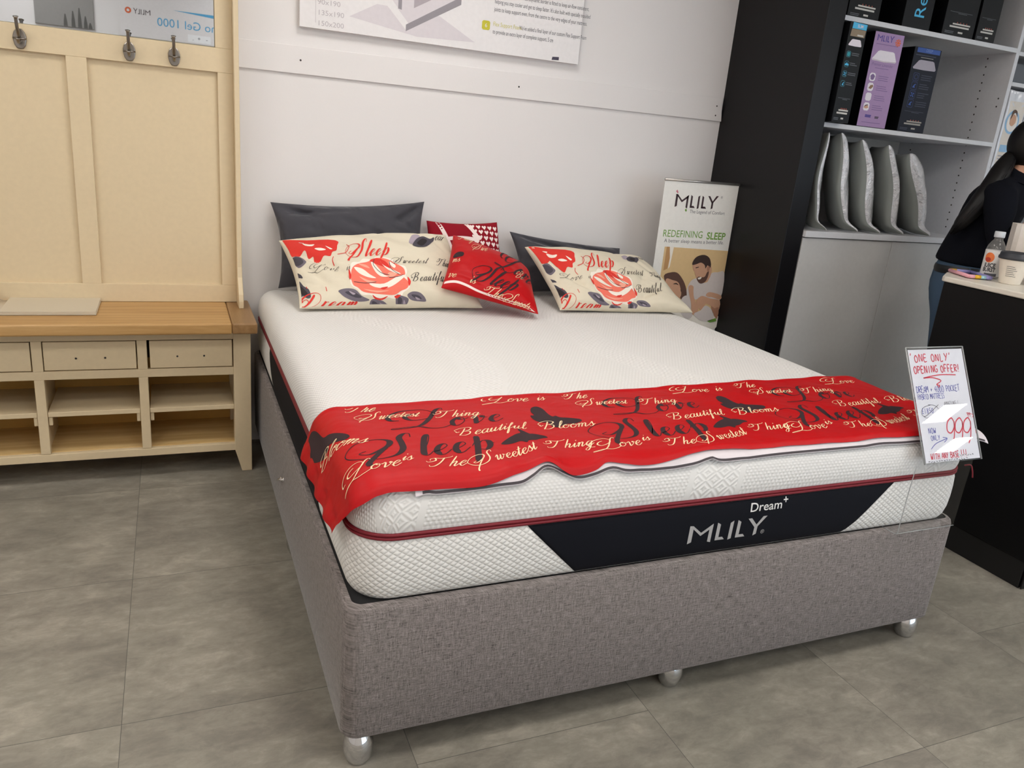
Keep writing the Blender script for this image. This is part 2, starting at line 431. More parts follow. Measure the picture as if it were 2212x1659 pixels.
# shop front: glazing bars with clear panes, behind the camera
def shop_front():
    fr = MB()
    for x in (.9, 3.65, 6.4, 9.14): fr.box((x, -6.05, 0), (x+.06, -5.97, 2.75))
    fr.box((.9, -6.05, 0), (9.2, -5.97, .12)).box((.9, -6.05, 2.6), (9.2, -5.97, 2.75))
    w = struct(fr.build('window_1', plain('2b2b2d', .4), origin=O0))
    pane = MB().box((.96, -6.015, .12), (9.14, -6.007, 2.6))
    pane.build('pane', M_GLASS, w)
def glass_mat(tint=(1, 1, 1), rough=.01, milky=0.0, diffuse_tint=(.9, .88, .85)):
    t = NT('clear_acrylic')
    ge = t.n('NewGeometry'); dp = t.n('VectorMath'); dp.operation = 'DOT_PRODUCT'
    t.put(dp.inputs[0], ge.outputs['Normal']); t.put(dp.inputs[1], ge.outputs['Incoming'])
    fac = t.math('ADD', .04, t.math('MULTIPLY', .96, t.math('POWER', t.math('SUBTRACT', 1.0, t.math('ABSOLUTE', dp.outputs['Value'])), 5.0)))
    tr = t.n('BsdfTransparent'); tr.inputs[0].default_value = (*tint, 1)
    gl = t.n('BsdfGlossy'); gl.inputs['Roughness'].default_value = rough
    mx = t.n('MixShader'); t.put(mx.inputs[0], fac); t.put(mx.inputs[1], tr.outputs[0]); t.put(mx.inputs[2], gl.outputs[0])
    o = mx.outputs[0]
    if milky:
        df = t.n('BsdfDiffuse'); df.inputs[0].default_value = (*diffuse_tint, 1)
        m2 = t.n('MixShader'); m2.inputs[0].default_value = milky; t.put(m2.inputs[1], o); t.put(m2.inputs[2], df.outputs[0]); o = m2.outputs[0]
    t.t.links.new(o, t.out.inputs[0])
    return t.m
M_GLASS = glass_mat()
shop_front()

# flat batten along the back wall with three kinds of screw heads
tr = MB().prism([(-2.6, 1.545), (2.236, 1.552), (2.222, 1.662), (-2.6, 1.64)], 'y', 2.019, 2.031)
for x, z in ((.19, 1.6), (1.13, 1.6), (2.195, 1.578), (2.195, 1.622), (-.9, 1.6)):
    tr.add([(x+.004*math.cos(a), 2.0185, z+.004*math.sin(a)) for a in np.linspace(0, 2*math.pi, 9)[:-1]], [tuple(range(8))], 1)
struct(tr.build('trim_1', [M_WALL, M_DOT], origin=O0, bevel=.002))
# tall black gable panel between bed and shelving
struct(MB().box((2.236, 1.42, 0), (2.335, 2.031, 2.75)).build('wall_partition', plain('0f0d0f', .36, name='black_brown_panel', spec=.25), origin=O0, bevel=.003))

# ceiling lights: square panels
def emit(name, c, s):
    t = NT(name); e = t.n('Emission'); e.inputs[0].default_value = (*c, 1); e.inputs[1].default_value = s
    t.t.links.new(e.outputs[0], t.out.inputs[0]); return t.m
M_LED = emit('lit_diffuser', PANEL_COLOR, PANEL_STRENGTH)
M_LED2 = emit('lit_spot_diffuser', (1, .97, .92), 26.0)
def ceiling_light(x, y, s, m, label):
    t = thing('ceiling_light', label, 'ceiling light', (x, y, 2.73), 'square ceiling lights')
    h = s/2
    f = MB()
    for a, b in (((-h-.02, -h-.02), (h+.02, -h)), ((-h-.02, h), (h+.02, h+.02)), ((-h-.02, -h), (-h, h)), ((h, -h), (h+.02, h))):
        f.box((x+a[0], y+a[1], 2.728), (x+b[0], y+b[1], 2.75))
    f.build('frame', M_WHITELAM, t)
    MB().box((x-h, y-h, 2.735), (x+h, y+h, 2.75)).build('diffuser', m, t)
for x in (-1.4, .6, 2.6, 4.6, 6.6):
    for y in (.9, -.9, -2.7 if x > 1 else -2.2):
        if (x, y) in ((6.6, -2.7), (2.6, .9), (4.6, .9), (6.6, .9), (4.6, -.9)): continue
        ceiling_light(x, y, .6, M_LED, 'square white ceiling light panel above the shop floor')
ceiling_light(6.6, -3.36, .32, M_LED2, 'small square ceiling light near the shop front')
ceiling_light(7.45, -4.05, .30, M_LED2, 'small square ceiling light near the shop front')

# ---------------------------------------------------------------- information board on the back wall
M_BOARD = plain('e2dedd', .35, name='printed_board')
M_TXT = plain('4a4a50', .5); M_TXT2 = plain('c9c25a', .5); M_LIME = plain('c3bb2c', .5); M_PALE = plain('b9b2b4', .5)
M_GREYM = plain('8f898e', .5); M_LIGHTM = plain('d3cccf', .5); M_MIDM = plain('a99fa4', .5); M_DARKVIOLET = plain('3c3346', .5)
def info_board():
    b = MB()
    b.box((.183, 2.0, 1.722), (1.398, 2.03, 2.56), 0)
    mp = planar((.183, 2.0, 1.722), (1, 0, 0), (0, 0, 1), (0, -1, 0))
    K = .615/1000  # width 1.215
    # size table
    for i, s in enumerate(('150x200', '135x190', '90x190')): b.text(s, .026, .066, .012+.038*i, mp, 4, .0006, xs=1.15)
    b.text('Sizes (CM)', .022, .066, .132, mp, 2, .0006, xs=1.1)
    b.ribbon([(.06, .02), (.06, .15)], [.0015]*2, mp, 4, .0005); b.ribbon([(.06, .15), (.16, .15)], [.0015]*2, mp, 4, .0005)
    # drawing of a mattress corner
    L = lambda m, e, *p: b.poly(p, mp, m, e)
    L(6, .0004, (.19, .06), (.47, .02), (.72, .03), (.56, .11), (.3, .12))
    L(7, .0006, (.16, .30), (.42, .04), (.44, .055), (.2, .31))
    L(8, .0008, (.42, .035), (.65, .165), (.65, .195), (.42, .06))
    L(6, .0007, (.2, .31), (.44, .06), (.65, .195), (.6, .24), (.4, .3))
    L(9, .0009, (.45, .125), (.62, .22), (.62, .25), (.45, .165))
    L(7, .0010, (.44, .175), (.45, .165), (.62, .25), (.6, .26))
    L(8, .0010, (.385, .115), (.40, .112), (.40, .16), (.385, .16)); L(9, .0011, (.365, .17), (.405, .15), (.405, .3), (.365, .3))
    for k in range(4): L(8, .0012, (.373+k*.009, .17), (.377+k*.009, .17), (.377+k*.009, .31), (.373+k*.009, .31))
    def badge(x, y, s, n, h):
        b.poly([(x-h, y-h*.7), (x-h*.7, y-h), (x+h*.7, y-h), (x+h, y-h*.7), (x+h, y+h*.7), (x+h*.7, y+h), (x-h*.7, y+h), (x-h, y+h*.7)], mp, 3, .0012)
        b.text(n, s, x, y-s*.36, mp, 0, .0018, align='CENTER')
    badge(.268, .196, .026, '6', .019)
    rows = [(.315, '4', 'Pocket Springs.', ['3000 of our classic M-springs are double deckered to bring', 'out the performance of this mattress. 16 cm']),
            (.222, '5', 'Airtech Border.', ['Our aerodynamic border is fitted to keep air-flow consistent,', "helping you stay cooler and get to sleep faster. It's also built with specially moulded", 'joints to keep support even, from the centre to the very edges of your mattress.']),
            (.105, '6', 'Flex Support Foam.', ["We've added a final layer of our custom Flex Support Foam", 'to provide an extra layer of complete support. 5 cm'])]
    for z, n, head, ls in rows:
        badge(.765, z-.002, .022, n, .018)
        b.text(head, .0235, .797, z, mp, 2, .0006, xs=.72)
        b.text(ls[0], .0235, .905 if n != '6' else .917, z, mp, 1, .0006, xs=.575)
        for k, s in enumerate(ls[1:]): b.text(s, .0235, .797, z-.030*(k+1), mp, 1, .0006, xs=.575)
    b.text('our most breathable layer of comfort to', .0235, .985, .36, mp, 1, .0006, xs=.575)
    L(5, .0012, (1.083, .004), (1.118, .006), (1.118, .019), (1.086, .017))
    o = b.build('wall_poster', [M_BOARD, M_TXT, M_TXT2, M_LIME, M_PALE, M_DARKVIOLET, M_LIGHTM, M_BOARD, M_GREYM, M_MIDM], bevel=.0015)
    tag(o, 'white information board with mattress diagram hung on the wall above the batten', 'poster')
info_board()

# what the hall stand mirror sees: a board and a picture on the opposite wall
M_LOGO_DK = plain('3a2326', .5); M_ORANGE = plain('d8622e', .5); M_BLUEPRINT = plain('4fa3cf', .5)
def mlily(b, x, y, h, mp, mat, e, xs=1.0):
    """brand lettering drawn from slanted bars: returns width"""
    def P(*pts): b.poly([(x+p[0]*h*xs, y+p[1]*h) for p in pts], mp, mat, e)
    w = .16
    P((0, 0), (w, .08), (w, .95), (0, 1.0)); P((0, 1.0), (.14, .98), (.5, .56), (.5, .38))
    P((.5, .38), (.5, .56), (.98, .98), (.98, .80)); P((.84, .0), (.98, -.06), (.98, .98), (.84, .86))
    P((1.16, 0), (1.3, .02), (1.3, .88), (1.16, 1.0)); P((1.16, 0), (1.56, 0), (1.46, .16), (1.28, .16))
    P((1.72, -.06), (1.86, 0), (1.86, 1.0), (1.72, .9))
    P((2.04, 0), (2.18, .02), (2.18, .88), (2.04, 1.0)); P((2.04, 0), (2.46, 0), (2.36, .16), (2.16, .16))
    P((2.48, 1.0), (2.64, 1.0), (2.96, .5), (2.85, .42)); P((3.32, 1.04), (3.14, 1.04), (2.82, .48), (2.82, -.02), (2.96, .06), (2.96, .5))
    return 3.32*h*xs
def opposite_wall():
    b = MB()
    b.box((-.66, -3.0, 1.955), (.95, -2.985, 2.42), 0)
    mp = planar((.95, -2.985, 1.955), (-1, 0, 0), (0, 0, 1), (0, 1, 0))
    mlily(b, 1.365, .190, .044, mp, 1, .0006, xs=.95)
    c = (1.545, .213)
    b.poly([(c[0]+.026*math.cos(a), c[1]+.026*math.sin(a)) for a in np.linspace(0, 2*math.pi, 13)[:-1]], mp, 2, .0006)
    b.poly([(c[0]+.012*math.cos(a), c[1]+.012*math.sin(a)) for a in np.linspace(0, 2*math.pi, 9)[:-1]], mp, 0, .0010)
    b.text('Ortho Gel 1000', .100, .655, .115, mp, 3, .0006)
    b.poly([(.4, .23), (.7, .225), (1.18, .26), (.8, .262), (.4, .285)], mp, 3, .0005)
    b.poly([(.865, .012), (1.06, .012), (1.06, .075), (.865, .075)], mp, 4, .0005)
    for i, q in enumerate(('-', '+', '.')): b.text(q, .05, .89+.06*i, .03, mp, 5, .001)
    o = b.build('wall_poster', [M_BOARD, M_LOGO_DK, M_ORANGE, M_BLUEPRINT, plain('eeeeee', .5), M_TXT], bevel=.001)
    tag(o, 'pale blue lettered board on the opposite wall, seen reversed in the mirror', 'poster')
    p = MB(); p.box((-1.32, -3.0, 1.97), (-.87, -2.98, 2.46), 0)
    q = planar((-.87, -2.98, 1.97), (-1, 0, 0), (0, 0, 1), (0, 1, 0))
    for x, h in ((.03, .05), (.065, .10), (.11, .16), (.16, .13), (.22, .10)):
        p.poly([(x-.016, 0), (x+.016, 0), (x+.013, h*.45), (x+.004, h), (x-.004, h), (x-.013, h*.45)], q, 1, .0008)
    o = p.build('picture', [plain('8d8a86', .6), plain('55534f', .6)], bevel=.001)
    tag(o, 'grey misty picture with dark fir trees, seen in the hall stand mirror', 'picture')
opposite_wall()
# ================================================================ HALL STAND (bench, panelled back, mirror, hooks)
M_CREAM = plain('d9c6a3', .42, grain=.04, name='cream_paint')
M_CREAMIN = plain('c9b083', .5, name='cream_inside')
M_PEWTER = plain('8b857e', .28, metal=1.0, name='pewter')
def wood(name, c0, c1, c2, along='x', rough=.4):
    t = NT(name)
    v = t.coord('Object', (1.2, 14, 14) if along == 'x' else (14, 1.2, 14))
    a = t.noise(v, 2.2, 5, .6, dist=.9); b = t.noise(v, 14, 3, .6)
    w = t.n('TexWave'); w.wave_type = 'BANDS'; w.bands_direction = 'Y' if along == 'x' else 'X'
    t.put(w.inputs['Vector'], v); w.inputs['Scale'].default_value = .55; w.inputs['Distortion'].default_value = 7; w.inputs['Detail'].default_value = 3
    k = t.math('ADD', t.math('MULTIPLY', a, .68), t.math('ADD', t.math('MULTIPLY', b, .2), t.math('MULTIPLY', w.outputs['Fac'], .12)))
    c = t.ramp(k, [(.3, c0), (.5, c1), (.7, c2)])
    t.bsdf(c, rough, normal=t.bump(k, .0006, .25), spec=.4)
    return t.m
M_OAK = wood('oak', 'a27a48', 'b48c57', 'c39d69')
M_OAKEND = wood('oak_end_board', '80603a', '906e47', '9f7d55', along='y')
M_SHELFIN = wood('pale_shelf_board', 'c9a66c', 'd6b67e', 'e0c48f')

def hall_stand():
    XL, XR = -1.50, -.037
    t = thing('hall_stand', 'cream hall stand with oak bench seat, coat hooks and mirror against the white wall', 'hall stand', ((XL+XR)/2, 1.85, 0))
    F = 1.70
    # seat
    MB().box((XL+.05, 1.618, .592), (-.109, 2.028, .634)).build('seat', M_OAK, t, bevel=.007, seg=3)
    lab(MB().box((-.1085, 1.618, .592), (-.018, 2.028, .634)).build('end_board', M_OAKEND, t, bevel=.007, seg=3), 'darker oak end board across the grain')
    lab(MB().box((XL-.04, 1.618, .592), (XL+.0495, 2.028, .634)).build('end_board', M_OAKEND, t, bevel=.007, seg=3), 'darker oak end board across the grain')
    # legs
    for x0, x1, tx in ((-.101, XR, -.075), (XL, XL+.064, XL+.038)):
        for y0, y1 in ((F-.002, F+.055), (1.965, 2.02)):
            inner = x0 if x0 > -.5 else x1
            poly = [(x0, .592), (x0, .095), (tx, 0), (x1, 0), (x1, .592)] if x0 > -.5 else [(x0, .592), (x0, 0), (tx, 0), (x1, .095), (x1, .592)]
            MB().prism(poly, 'y', y0, y1).build('leg', M_CREAM, t, bevel=.002)
    # face frame
    P = .3375
    divs = [-.42-P*i for i in range(4)]         # centre of the upright stiles
    edges = [-.101]+divs
    fr = MB()
    fr.box((XL+.064, F, .553), (-.101, F+.02, .592)).box((XL+.064, F, .410), (-.101, F+.02, .441))
    for x in divs[:3]: fr.box((x-.0165, F, .441), (x+.0165, F+.02, .553))
    fr.build('drawer_frame', M_CREAM, t, bevel=.0015)
    MB().box((XL+.064, F+.16, .441), (-.101, F+.17, .553)).build('gap_shade_board', plain('3a2c1c', .8), t)  # added dark board, shade behind the drawer gaps put into its colour
    # drawers
    lo, hi = .4445, .5495
    xs = [(-.402, -.1045), (-.7395, -.4395), (-1.077, -.777), (-1.432, -1.1145)]
    for i, (a, b) in enumerate(xs):
        d = MB(); skew = .006 if i == 0 else 0
        d.prism([(a+.0015+skew, F+.004-skew*.4), (b-.001, F+.002), (b-.001, F+.15), (a+.0015+skew, F+.15)], 'z', lo, hi, 0)
        o = d.build('drawer', M_CREAM, t, bevel=.0015)
        c = (a+b)/2
        for dx in (-.047, .047):
            h = MB().add([(c+dx+.0038*math.cos(q), F+.0012, .4885+.0038*math.sin(q)) for q in np.linspace(0, 2*math.pi, 11)[:-1]], [tuple(range(10))], 0)
            lab(h.build('handle_hole', M_DOT, o), 'empty screw hole for a missing handle')
    # lower compartments
    MB().box((XL+.03, F, .092), (-.098, F+.022, .122)).build('bottom_rail', M_CREAM, t, bevel=.002)
    MB().box((XL+.03, F+.022, .104), (-.08, 2.0, .124)).build('bottom_shelf', M_SHELFIN, t, bevel=.001)
    MB().box((XL+.03, 2.0, .10), (-.06, 2.012, .592)).build('rear_panel', plain('c79a4c', .55, name='warm_back_board'), t)
    for x in divs[:3]:
        MB().box((x-.016, F, .123), (x+.016, F+.03, .41)).build('upright', M_CREAM, t, bevel=.002)
        MB().box((x-.008, F+.03, .123), (x+.008, 2.0, .441)).build('divider_board', M_CREAM, t)
    for x0, x1 in ((XL, XL+.02), (XR-.02, XR)):
        MB().box((x0, F+.055, .10), (x1, 1.965, .592)).build('side_panel', M_CREAM, t)
    for i in range(4):
        a = edges[i]-(0 if i == 0 else .017); b = (edges[i+1] if i < 3 else XL+.055)+.017
        MB().box((b, F+.004, .267), (a, 2.0, .285)).build('shelf', M_CREAM, t, bevel=.0015)
        for q, s in ((a, -1), (b, 1)):
            if i == 0 and s == -1: continue
            MB().box((min(q, q+s*.013), F+.01, .232), (max(q, q+s*.013), F+.03, .267)).build('shelf_support', M_CREAM, t, bevel=.003)
    # panelled back
    bk = MB().box((XL+.03, 2.004, .634), (-.06, 2.026, 2.14)); bk.build('back_panel', M_CREAM, t)
    fm = MB(); y0, y1 = 1.987, 2.005
    fm.box((XL+.03, y0, .635), (-.066, y1, .706)); fm.box((XL+.03, y0, 1.52), (-.066, y1, 1.606)); fm.box((XL+.03, y0, 2.08), (-.066, y1, 2.14))
    for a, b in ((-.121, -.066), (-.625, -.559), (-1.077, -1.011), (XL+.03, XL+.085)): fm.box((a, y0, .706), (b, y1, 1.52))
    for a, b in ((-.127, -.066), (XL+.03, XL+.085)): fm.box((a, y0, 1.606), (b, y1, 2.08))
    fm.build('back_frame', M_CREAM, t, bevel=.0015)
    for x0, x1 in ((-.066, -.047), (XL+.01, XL+.029)):
        prof = [(2.027, .634), (1.866, .634), (1.8655, .662), (1.872, .69), (1.895, .72), (1.92, .75), (1.93, .79), (1.932, .86), (1.932, 2.16), (2.027, 2.16)]
        MB().prism(prof, 'x', x0, x1).build('side_cheek', M_CREAM, t, bevel=.003)
    MB().box((XL+.02, 1.92, 2.16), (-.04, 2.028, 2.19)).build('top_board', M_CREAM, t, bevel=.004)
    mt = NT('mirror_glass'); mt.bsdf((.62, .66, .70), .012, 1.0)
    lab(MB().box((XL+.086, 1.995, 1.6065), (-.1275, 2.003, 2.079)).build('mirror', mt.m, t, bevel=.002), 'mirror set between the hook rail and the top')
    # hooks
    def hook(x):
        z = 1.558; b = MB()
        prof = [(.0, -.0335), (.010, -.032), (.0165, -.022), (.0205, -.006), (.0205, .008), (.016, .022), (.008, .031), (.0, .033)]
        ring = prof+[(-p[0], p[1]) for p in prof[-2:0:-1]]
        b.prism([(x+p[0], z+p[1]) for p in ring], 'y', 1.979, 1.987, 0)
        s = MB(); s.tube(catmull([(x, 1.98, z+.004), (x, 1.962, z+.012), (x, 1.945, z+.034), (x, 1.938, z+.058), (x, 1.935, z+.066)], 5), [.0055]*16+[.006, .0065, .0075, .0085, .009], 10)
        s.tube(catmull([(x, 1.98, z-.006), (x, 1.962, z-.014), (x, 1.945, z-.012), (x, 1.939, z-.002)], 4), [.005]*10+[.006, .007, .0075], 8)
        s.tube([(x-.02, 1.977, z), (x+.02, 1.977, z)], .0035, 6)
        o = b.build('coat_hook', M_PEWTER, t, bevel=.003)
        s.build('prong', M_PEWTER, o)
    for x in (-.27, -.419, -.759, -.915, -1.25): hook(x)
hall_stand()

# clear sign holder lying on the seat
def seat_acrylic():
    t = thing('sign_holder', 'empty clear acrylic sign holder lying on the oak bench seat', 'sign holder', (-.72, 1.88, .634))
    m = glass_mat((.97, .97, .96), .02, .42, diffuse_tint=(.84, .76, .62))  # cream reflection of the back panel painted in as diffuse colour
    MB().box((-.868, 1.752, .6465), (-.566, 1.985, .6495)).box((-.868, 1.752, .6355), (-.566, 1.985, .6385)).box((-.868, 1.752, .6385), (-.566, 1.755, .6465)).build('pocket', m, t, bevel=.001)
    fl = MB()
    pr = catmull([(-.866, .638), (-.89, .64), (-.905, .655), (-.915, .70), (-.92, .735)], 5)
    fl.grid(lambda u, v: (pr[int(round(u*(len(pr)-1)))][0], 1.765+v*.21-(.02*u), pr[int(round(u*(len(pr)-1)))][1]), len(pr)-1, 2)
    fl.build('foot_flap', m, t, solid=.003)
seat_acrylic()
# ================================================================ BED BASE
def grey_weave():
    t = NT('grey_woven_fabric')
    v = t.coord('Object')
    sp = t.n('SeparateXYZ'); t.put(sp.inputs[0], v)
    hx = t.math('ADD', sp.outputs[0], sp.outputs[1])
    def thread(sx, sz):
        c = t.n('CombineXYZ'); t.put(c.inputs[0], t.math('MULTIPLY', hx, sx)); t.put(c.inputs[1], t.math('MULTIPLY', sp.outputs[2], sz))
        return c.outputs[0]
    a = t.noise(thread(38, 420), 1, 3, .6); b = t.noise(thread(420, 38), 1, 3, .6); c = t.noise(thread(300, 300), 1, 2)
    blot = t.noise(v, 4.5, 3)
    k = t.math('ADD', t.math('MULTIPLY', a, .40), t.math('ADD', t.math('MULTIPLY', b, .38), t.math('MULTIPLY', c, .22)))
    col = t.ramp(k, [(.36, '332e2e'), (.44, '6a6361'), (.53, '857c7a'), (.66, 'a29a98')])
    col = t.mixc(t.math('MULTIPLY', blot, .22), col, lin('7f7d72'))
    t.bsdf(col, .9, normal=t.bump(k, .0012, .6), spec=.15, sheen=.15)
    return t.m
M_WEAVE = grey_weave()
M_CHROME = plain('d5d6d8', .06, metal=1.0, name='chrome')
M_BLKCLOTH = plain('0b0b0d', .85, grain=.1, name='black_cloth')

def rr(x0, x1, y0, y1, r, step=.06, arc=10):
    """rounded rectangle: list of (x, y, nx, ny), counter-clockwise from front left"""
    out = []
    def line(a, b, n):
        k = max(1, int(math.hypot(b[0]-a[0], b[1]-a[1])/step))
        for i in range(k): out.append((a[0]+(b[0]-a[0])*i/k, a[1]+(b[1]-a[1])*i/k, *n))
    def corner(cx, cy, a0):
        for i in range(arc):
            a = a0+math.pi/2*i/arc; out.append((cx+r*math.cos(a), cy+r*math.sin(a), math.cos(a), math.sin(a)))
    line((x0+r, y0), (x1-r, y0), (0, -1)); corner(x1-r, y0+r, -math.pi/2)
    line((x1, y0+r), (x1, y1-r), (1, 0)); corner(x1-r, y1-r, 0)
    line((x1-r, y1), (x0+r, y1), (0, 1)); corner(x0+r, y1-r, math.pi/2)
    line((x0, y1-r), (x0, y0+r), (-1, 0)); corner(x0+r, y0+r, math.pi)
    k = next(i for i, p in enumerate(out) if p[3] == 1)      # start at the hidden head end
    return out[k+3:]+out[:k+3]

def rings(mb, per, prof, mat=0, cap_top=False, cap_bot=False, uvmode=None):
    n = len(per); v = []; uv = []
    s = [0.0]
    for i in range(1, n): s.append(s[-1]+math.hypot(per[i][0]-per[i-1][0], per[i][1]-per[i-1][1]))
    for z, d in prof:
        for i, (x, y, nx, ny) in enumerate(per):
            v.append((x-nx*d, y-ny*d, z))
            if uvmode == 'top':
                dr = .70-z; uv.append((x-nx*d+nx*dr, y-ny*d+ny*dr))
            else: uv.append((s[i], z))
    fs = []
    for j in range(len(prof)-1):
        for i in range(n):
            k = (i+1) % n; fs.append((j*n+i, j*n+k, (j+1)*n+k, (j+1)*n+i))
    if cap_top: fs.append(tuple((len(prof)-1)*n+i for i in range(n)))
    if cap_bot: fs.append(tuple(range(n-1, -1, -1)))
    mb.add(v, fs, mat, True, uv)

def bed_base():
    t = thing('divan', 'grey woven fabric divan bed base on chrome feet under the white mattress', 'bed', (.9, 1.0, 0))
    per = rr(0, 1.8, 0, 2.0, .04)
    b = MB(); rings(b, per, [(.095, .012), (.097, .004), (.103, 0), (.30, -.001), (.413, 0), (.422, .003), (.427, .009), (.428, .018)], cap_bot=True)
    b.build('fabric_box', M_WEAVE, t)
    k = MB(); rings(k, rr(.016, 1.784, .016, 1.984, .03), [(.420, 0), (.4265, .001)], cap_top=True); k.build('top_lining', M_BLKCLOTH, t)
    prof = [(.016, 0), (.030, .001), (.0335, .004), (.034, .008), (.0365, .0105), (.0415, .020), (.0445, .032), (.0450, .044), (.0425, .056), (.035, .070), (.024, .084), (.016, .0965)]; prof = [(r*.79, z) for r, z in prof]
    for x, y in ((.047, .05), (.905, .073), (1.778, .060), (.045, 1.0), (1.755, 1.0), (.05, 1.93), (1.75, 1.93)):
        MB().lathe(prof, (x, y, 0), 28).build('foot', M_CHROME, t)
    # small chrome fitting on the left side
    f = MB()
    f.tube(catmull([(-.002, .99, .274), (-.012, 1.0, .272), (-.014, 1.02, .262), (-.012, 1.04, .252), (-.002, 1.05, .250)], 4), .004, 8)
    for y, z in ((.99, .274), (1.05, .250)):
        f.lathe([(.001, 0), (.009, .0005), (.008, .003), (.004, .005)], (0, y, z), 14, M=Matrix.Rotation(-math.pi/2, 3, 'Y'))
    lab(f.build('side_handle', M_CHROME, t), 'small chrome fitting on the left side')
bed_base()

# ================================================================ MATTRESS
ZT = .70
PERM = rr(.010, 1.803, .002, 1.995, .095)
BORDER = [(.4285, .030), (.432, .016), (.445, .008), (.47, .002), (.50, 0), (.53, 0), (.56, .002), (.574, .006)]
TOP = [(.590, .006), (.603, .002), (.62, .001), (.64, .003), (.657, .007), (.672, .014), (.684, .024), (.692, .036), (.6975, .052), (.70, .072), (.701, .09)]
def inset(z):
    P = BORDER+TOP
    return float(np.interp(z, [p[0] for p in P], [p[1] for p in P]))

def knit_border():
    t = NT('white_bubble_knit')
    tc = t.n('TexCoord'); sp = t.n('SeparateXYZ'); t.put(sp.inputs[0], tc.outputs['UV'])
    u, v = sp.outputs[0], sp.outputs[1]
    k = 2*math.pi
    a = t.math('ABSOLUTE', t.math('SINE', t.math('MULTIPLY', t.math('ADD', u, t.math('MULTIPLY', v, 1.5)), k/.042)))
    b = t.math('ABSOLUTE', t.math('SINE', t.math('MULTIPLY', t.math('SUBTRACT', u, t.math('MULTIPLY', v, 1.1)), k/.034)))
    h = t.math('POWER', t.math('MULTIPLY', a, b), .6)
    c = t.mixc(h, lin('d7d5d1'), lin('e6e4e0'))
    t.bsdf(c, .85, normal=t.bump(h, .0030, .7), spec=.2, sheen=.1)
    return t.m
def knit_top():
    t = NT('white_waffle_knit')
    tc = t.n('TexCoord'); sp = t.n('SeparateXYZ'); t.put(sp.inputs[0], tc.outputs['UV'])
    u, v = sp.outputs[0], sp.outputs[1]
    k = 2*math.pi
    # waffle cells in half-drop rows
    row = t.math('FLOOR', t.math('DIVIDE', v, .0095))
    sh = t.math('MULTIPLY', t.math('MODULO', t.math('ABSOLUTE', row), 2.0), .006)
    ca = t.math('SINE', t.math('MULTIPLY', t.math('ADD', u, sh), k/.012))
    rb = t.math('ABSOLUTE', t.math('SINE', t.math('MULTIPLY', v, k/.019)))
    waf = t.math('MULTIPLY', t.math('ADD', t.math('MULTIPLY', ca, .5), .5), rb)
    fac = t.math('DIVIDE', t.math('ADD', v, .2), 2.4)
    def band(pts, hw):
        fc = t.n('FloatCurve'); cm = fc.mapping.curves[0]
        P = [((y+.2)/2.4, x/2) for y, x in pts]
        cm.points[0].location = P[0]; cm.points[1].location = P[-1]
        for q in P[1:-1]: cm.points.new(*q)
        fc.mapping.update()
        t.put(fc.inputs['Value'], fac)
        c = t.math('MULTIPLY', fc.outputs[0], 2.0)
        d = t.math('SUBTRACT', u, c)
        return d, t.math('ABSOLUTE', d), hw
    bands = [band([(-.2, .09), (-.05, .09), (.15, .20), (.35, .36), (.55, .485), (.8, .565), (1.03, .55), (1.25, .44), (1.45, .31), (1.7, .20), (2.2, .14)], .06),
             band([(-.2, .89), (-.05, .89), (.12, .98), (.3, 1.12), (.45, 1.19), (.56, 1.19), (.75, 1.13), (.92, 1.085), (1.1, 1.10), (1.3, 1.14), (1.5, 1.09), (2.2, .95)], .07),
             band([(-.2, 1.62), (0, 1.66), (.3, 1.71), (.5, 1.70), (.7, 1.66), (.93, 1.62), (1.2, 1.63), (1.45, 1.70), (1.8, 1.72), (2.2, 1.7)], .05)]
    mask = 0.0; line = 0.0; dd = None
    for d, ad, hw in bands:
        inside = t.math('LESS_THAN', ad, hw)
        ln = t.math('MULTIPLY', t.math('LESS_THAN', ad, hw+.012), t.math('GREATER_THAN', ad, hw-.004))
        mask = t.math('MAXIMUM', mask, inside); line = t.math('MAXIMUM', line, ln)
        q = t.math('MULTIPLY', d, inside)
        dd = q if dd is None else t.math('ADD', dd, q)
    # concentric lozenges inside the bands
    def tri(x, p): return t.math('ABSOLUTE', t.math('SUBTRACT', t.math('FRACT', t.math('DIVIDE', x, p)), .5))
    lz = t.math('ADD', tri(t.math('ADD', dd, .5), .052), tri(t.math('ADD', v, 1.0), .046))
    loz = t.math('ADD', t.math('MULTIPLY', t.math('SINE', t.math('MULTIPLY', lz, k*3.0)), .5), .5)
    h = t.mixf(mask, waf, loz)
    h = t.mixf(line, h, .35)
    c = t.mixc(h, lin('d9d7d4'), lin('e6e4e1'))
    t.bsdf(c, .85, normal=t.bump(h, .0022, .6), spec=.2, sheen=.1)
    return t.m
M_KB, M_KT = knit_border(), knit_top()
M_NAVY = plain('090b14', .8, spec=.2, grain=.08, name='navy_cloth', bscale=700)
M_CRIMSON = plain('740a1c', .6, grain=.1, name='crimson_piping', bscale=500)
M_SILVER = plain('a9a7a6', .5, name='silver_print')
M_PALEPRINT = plain('dcdad8', .5, name='pale_print')

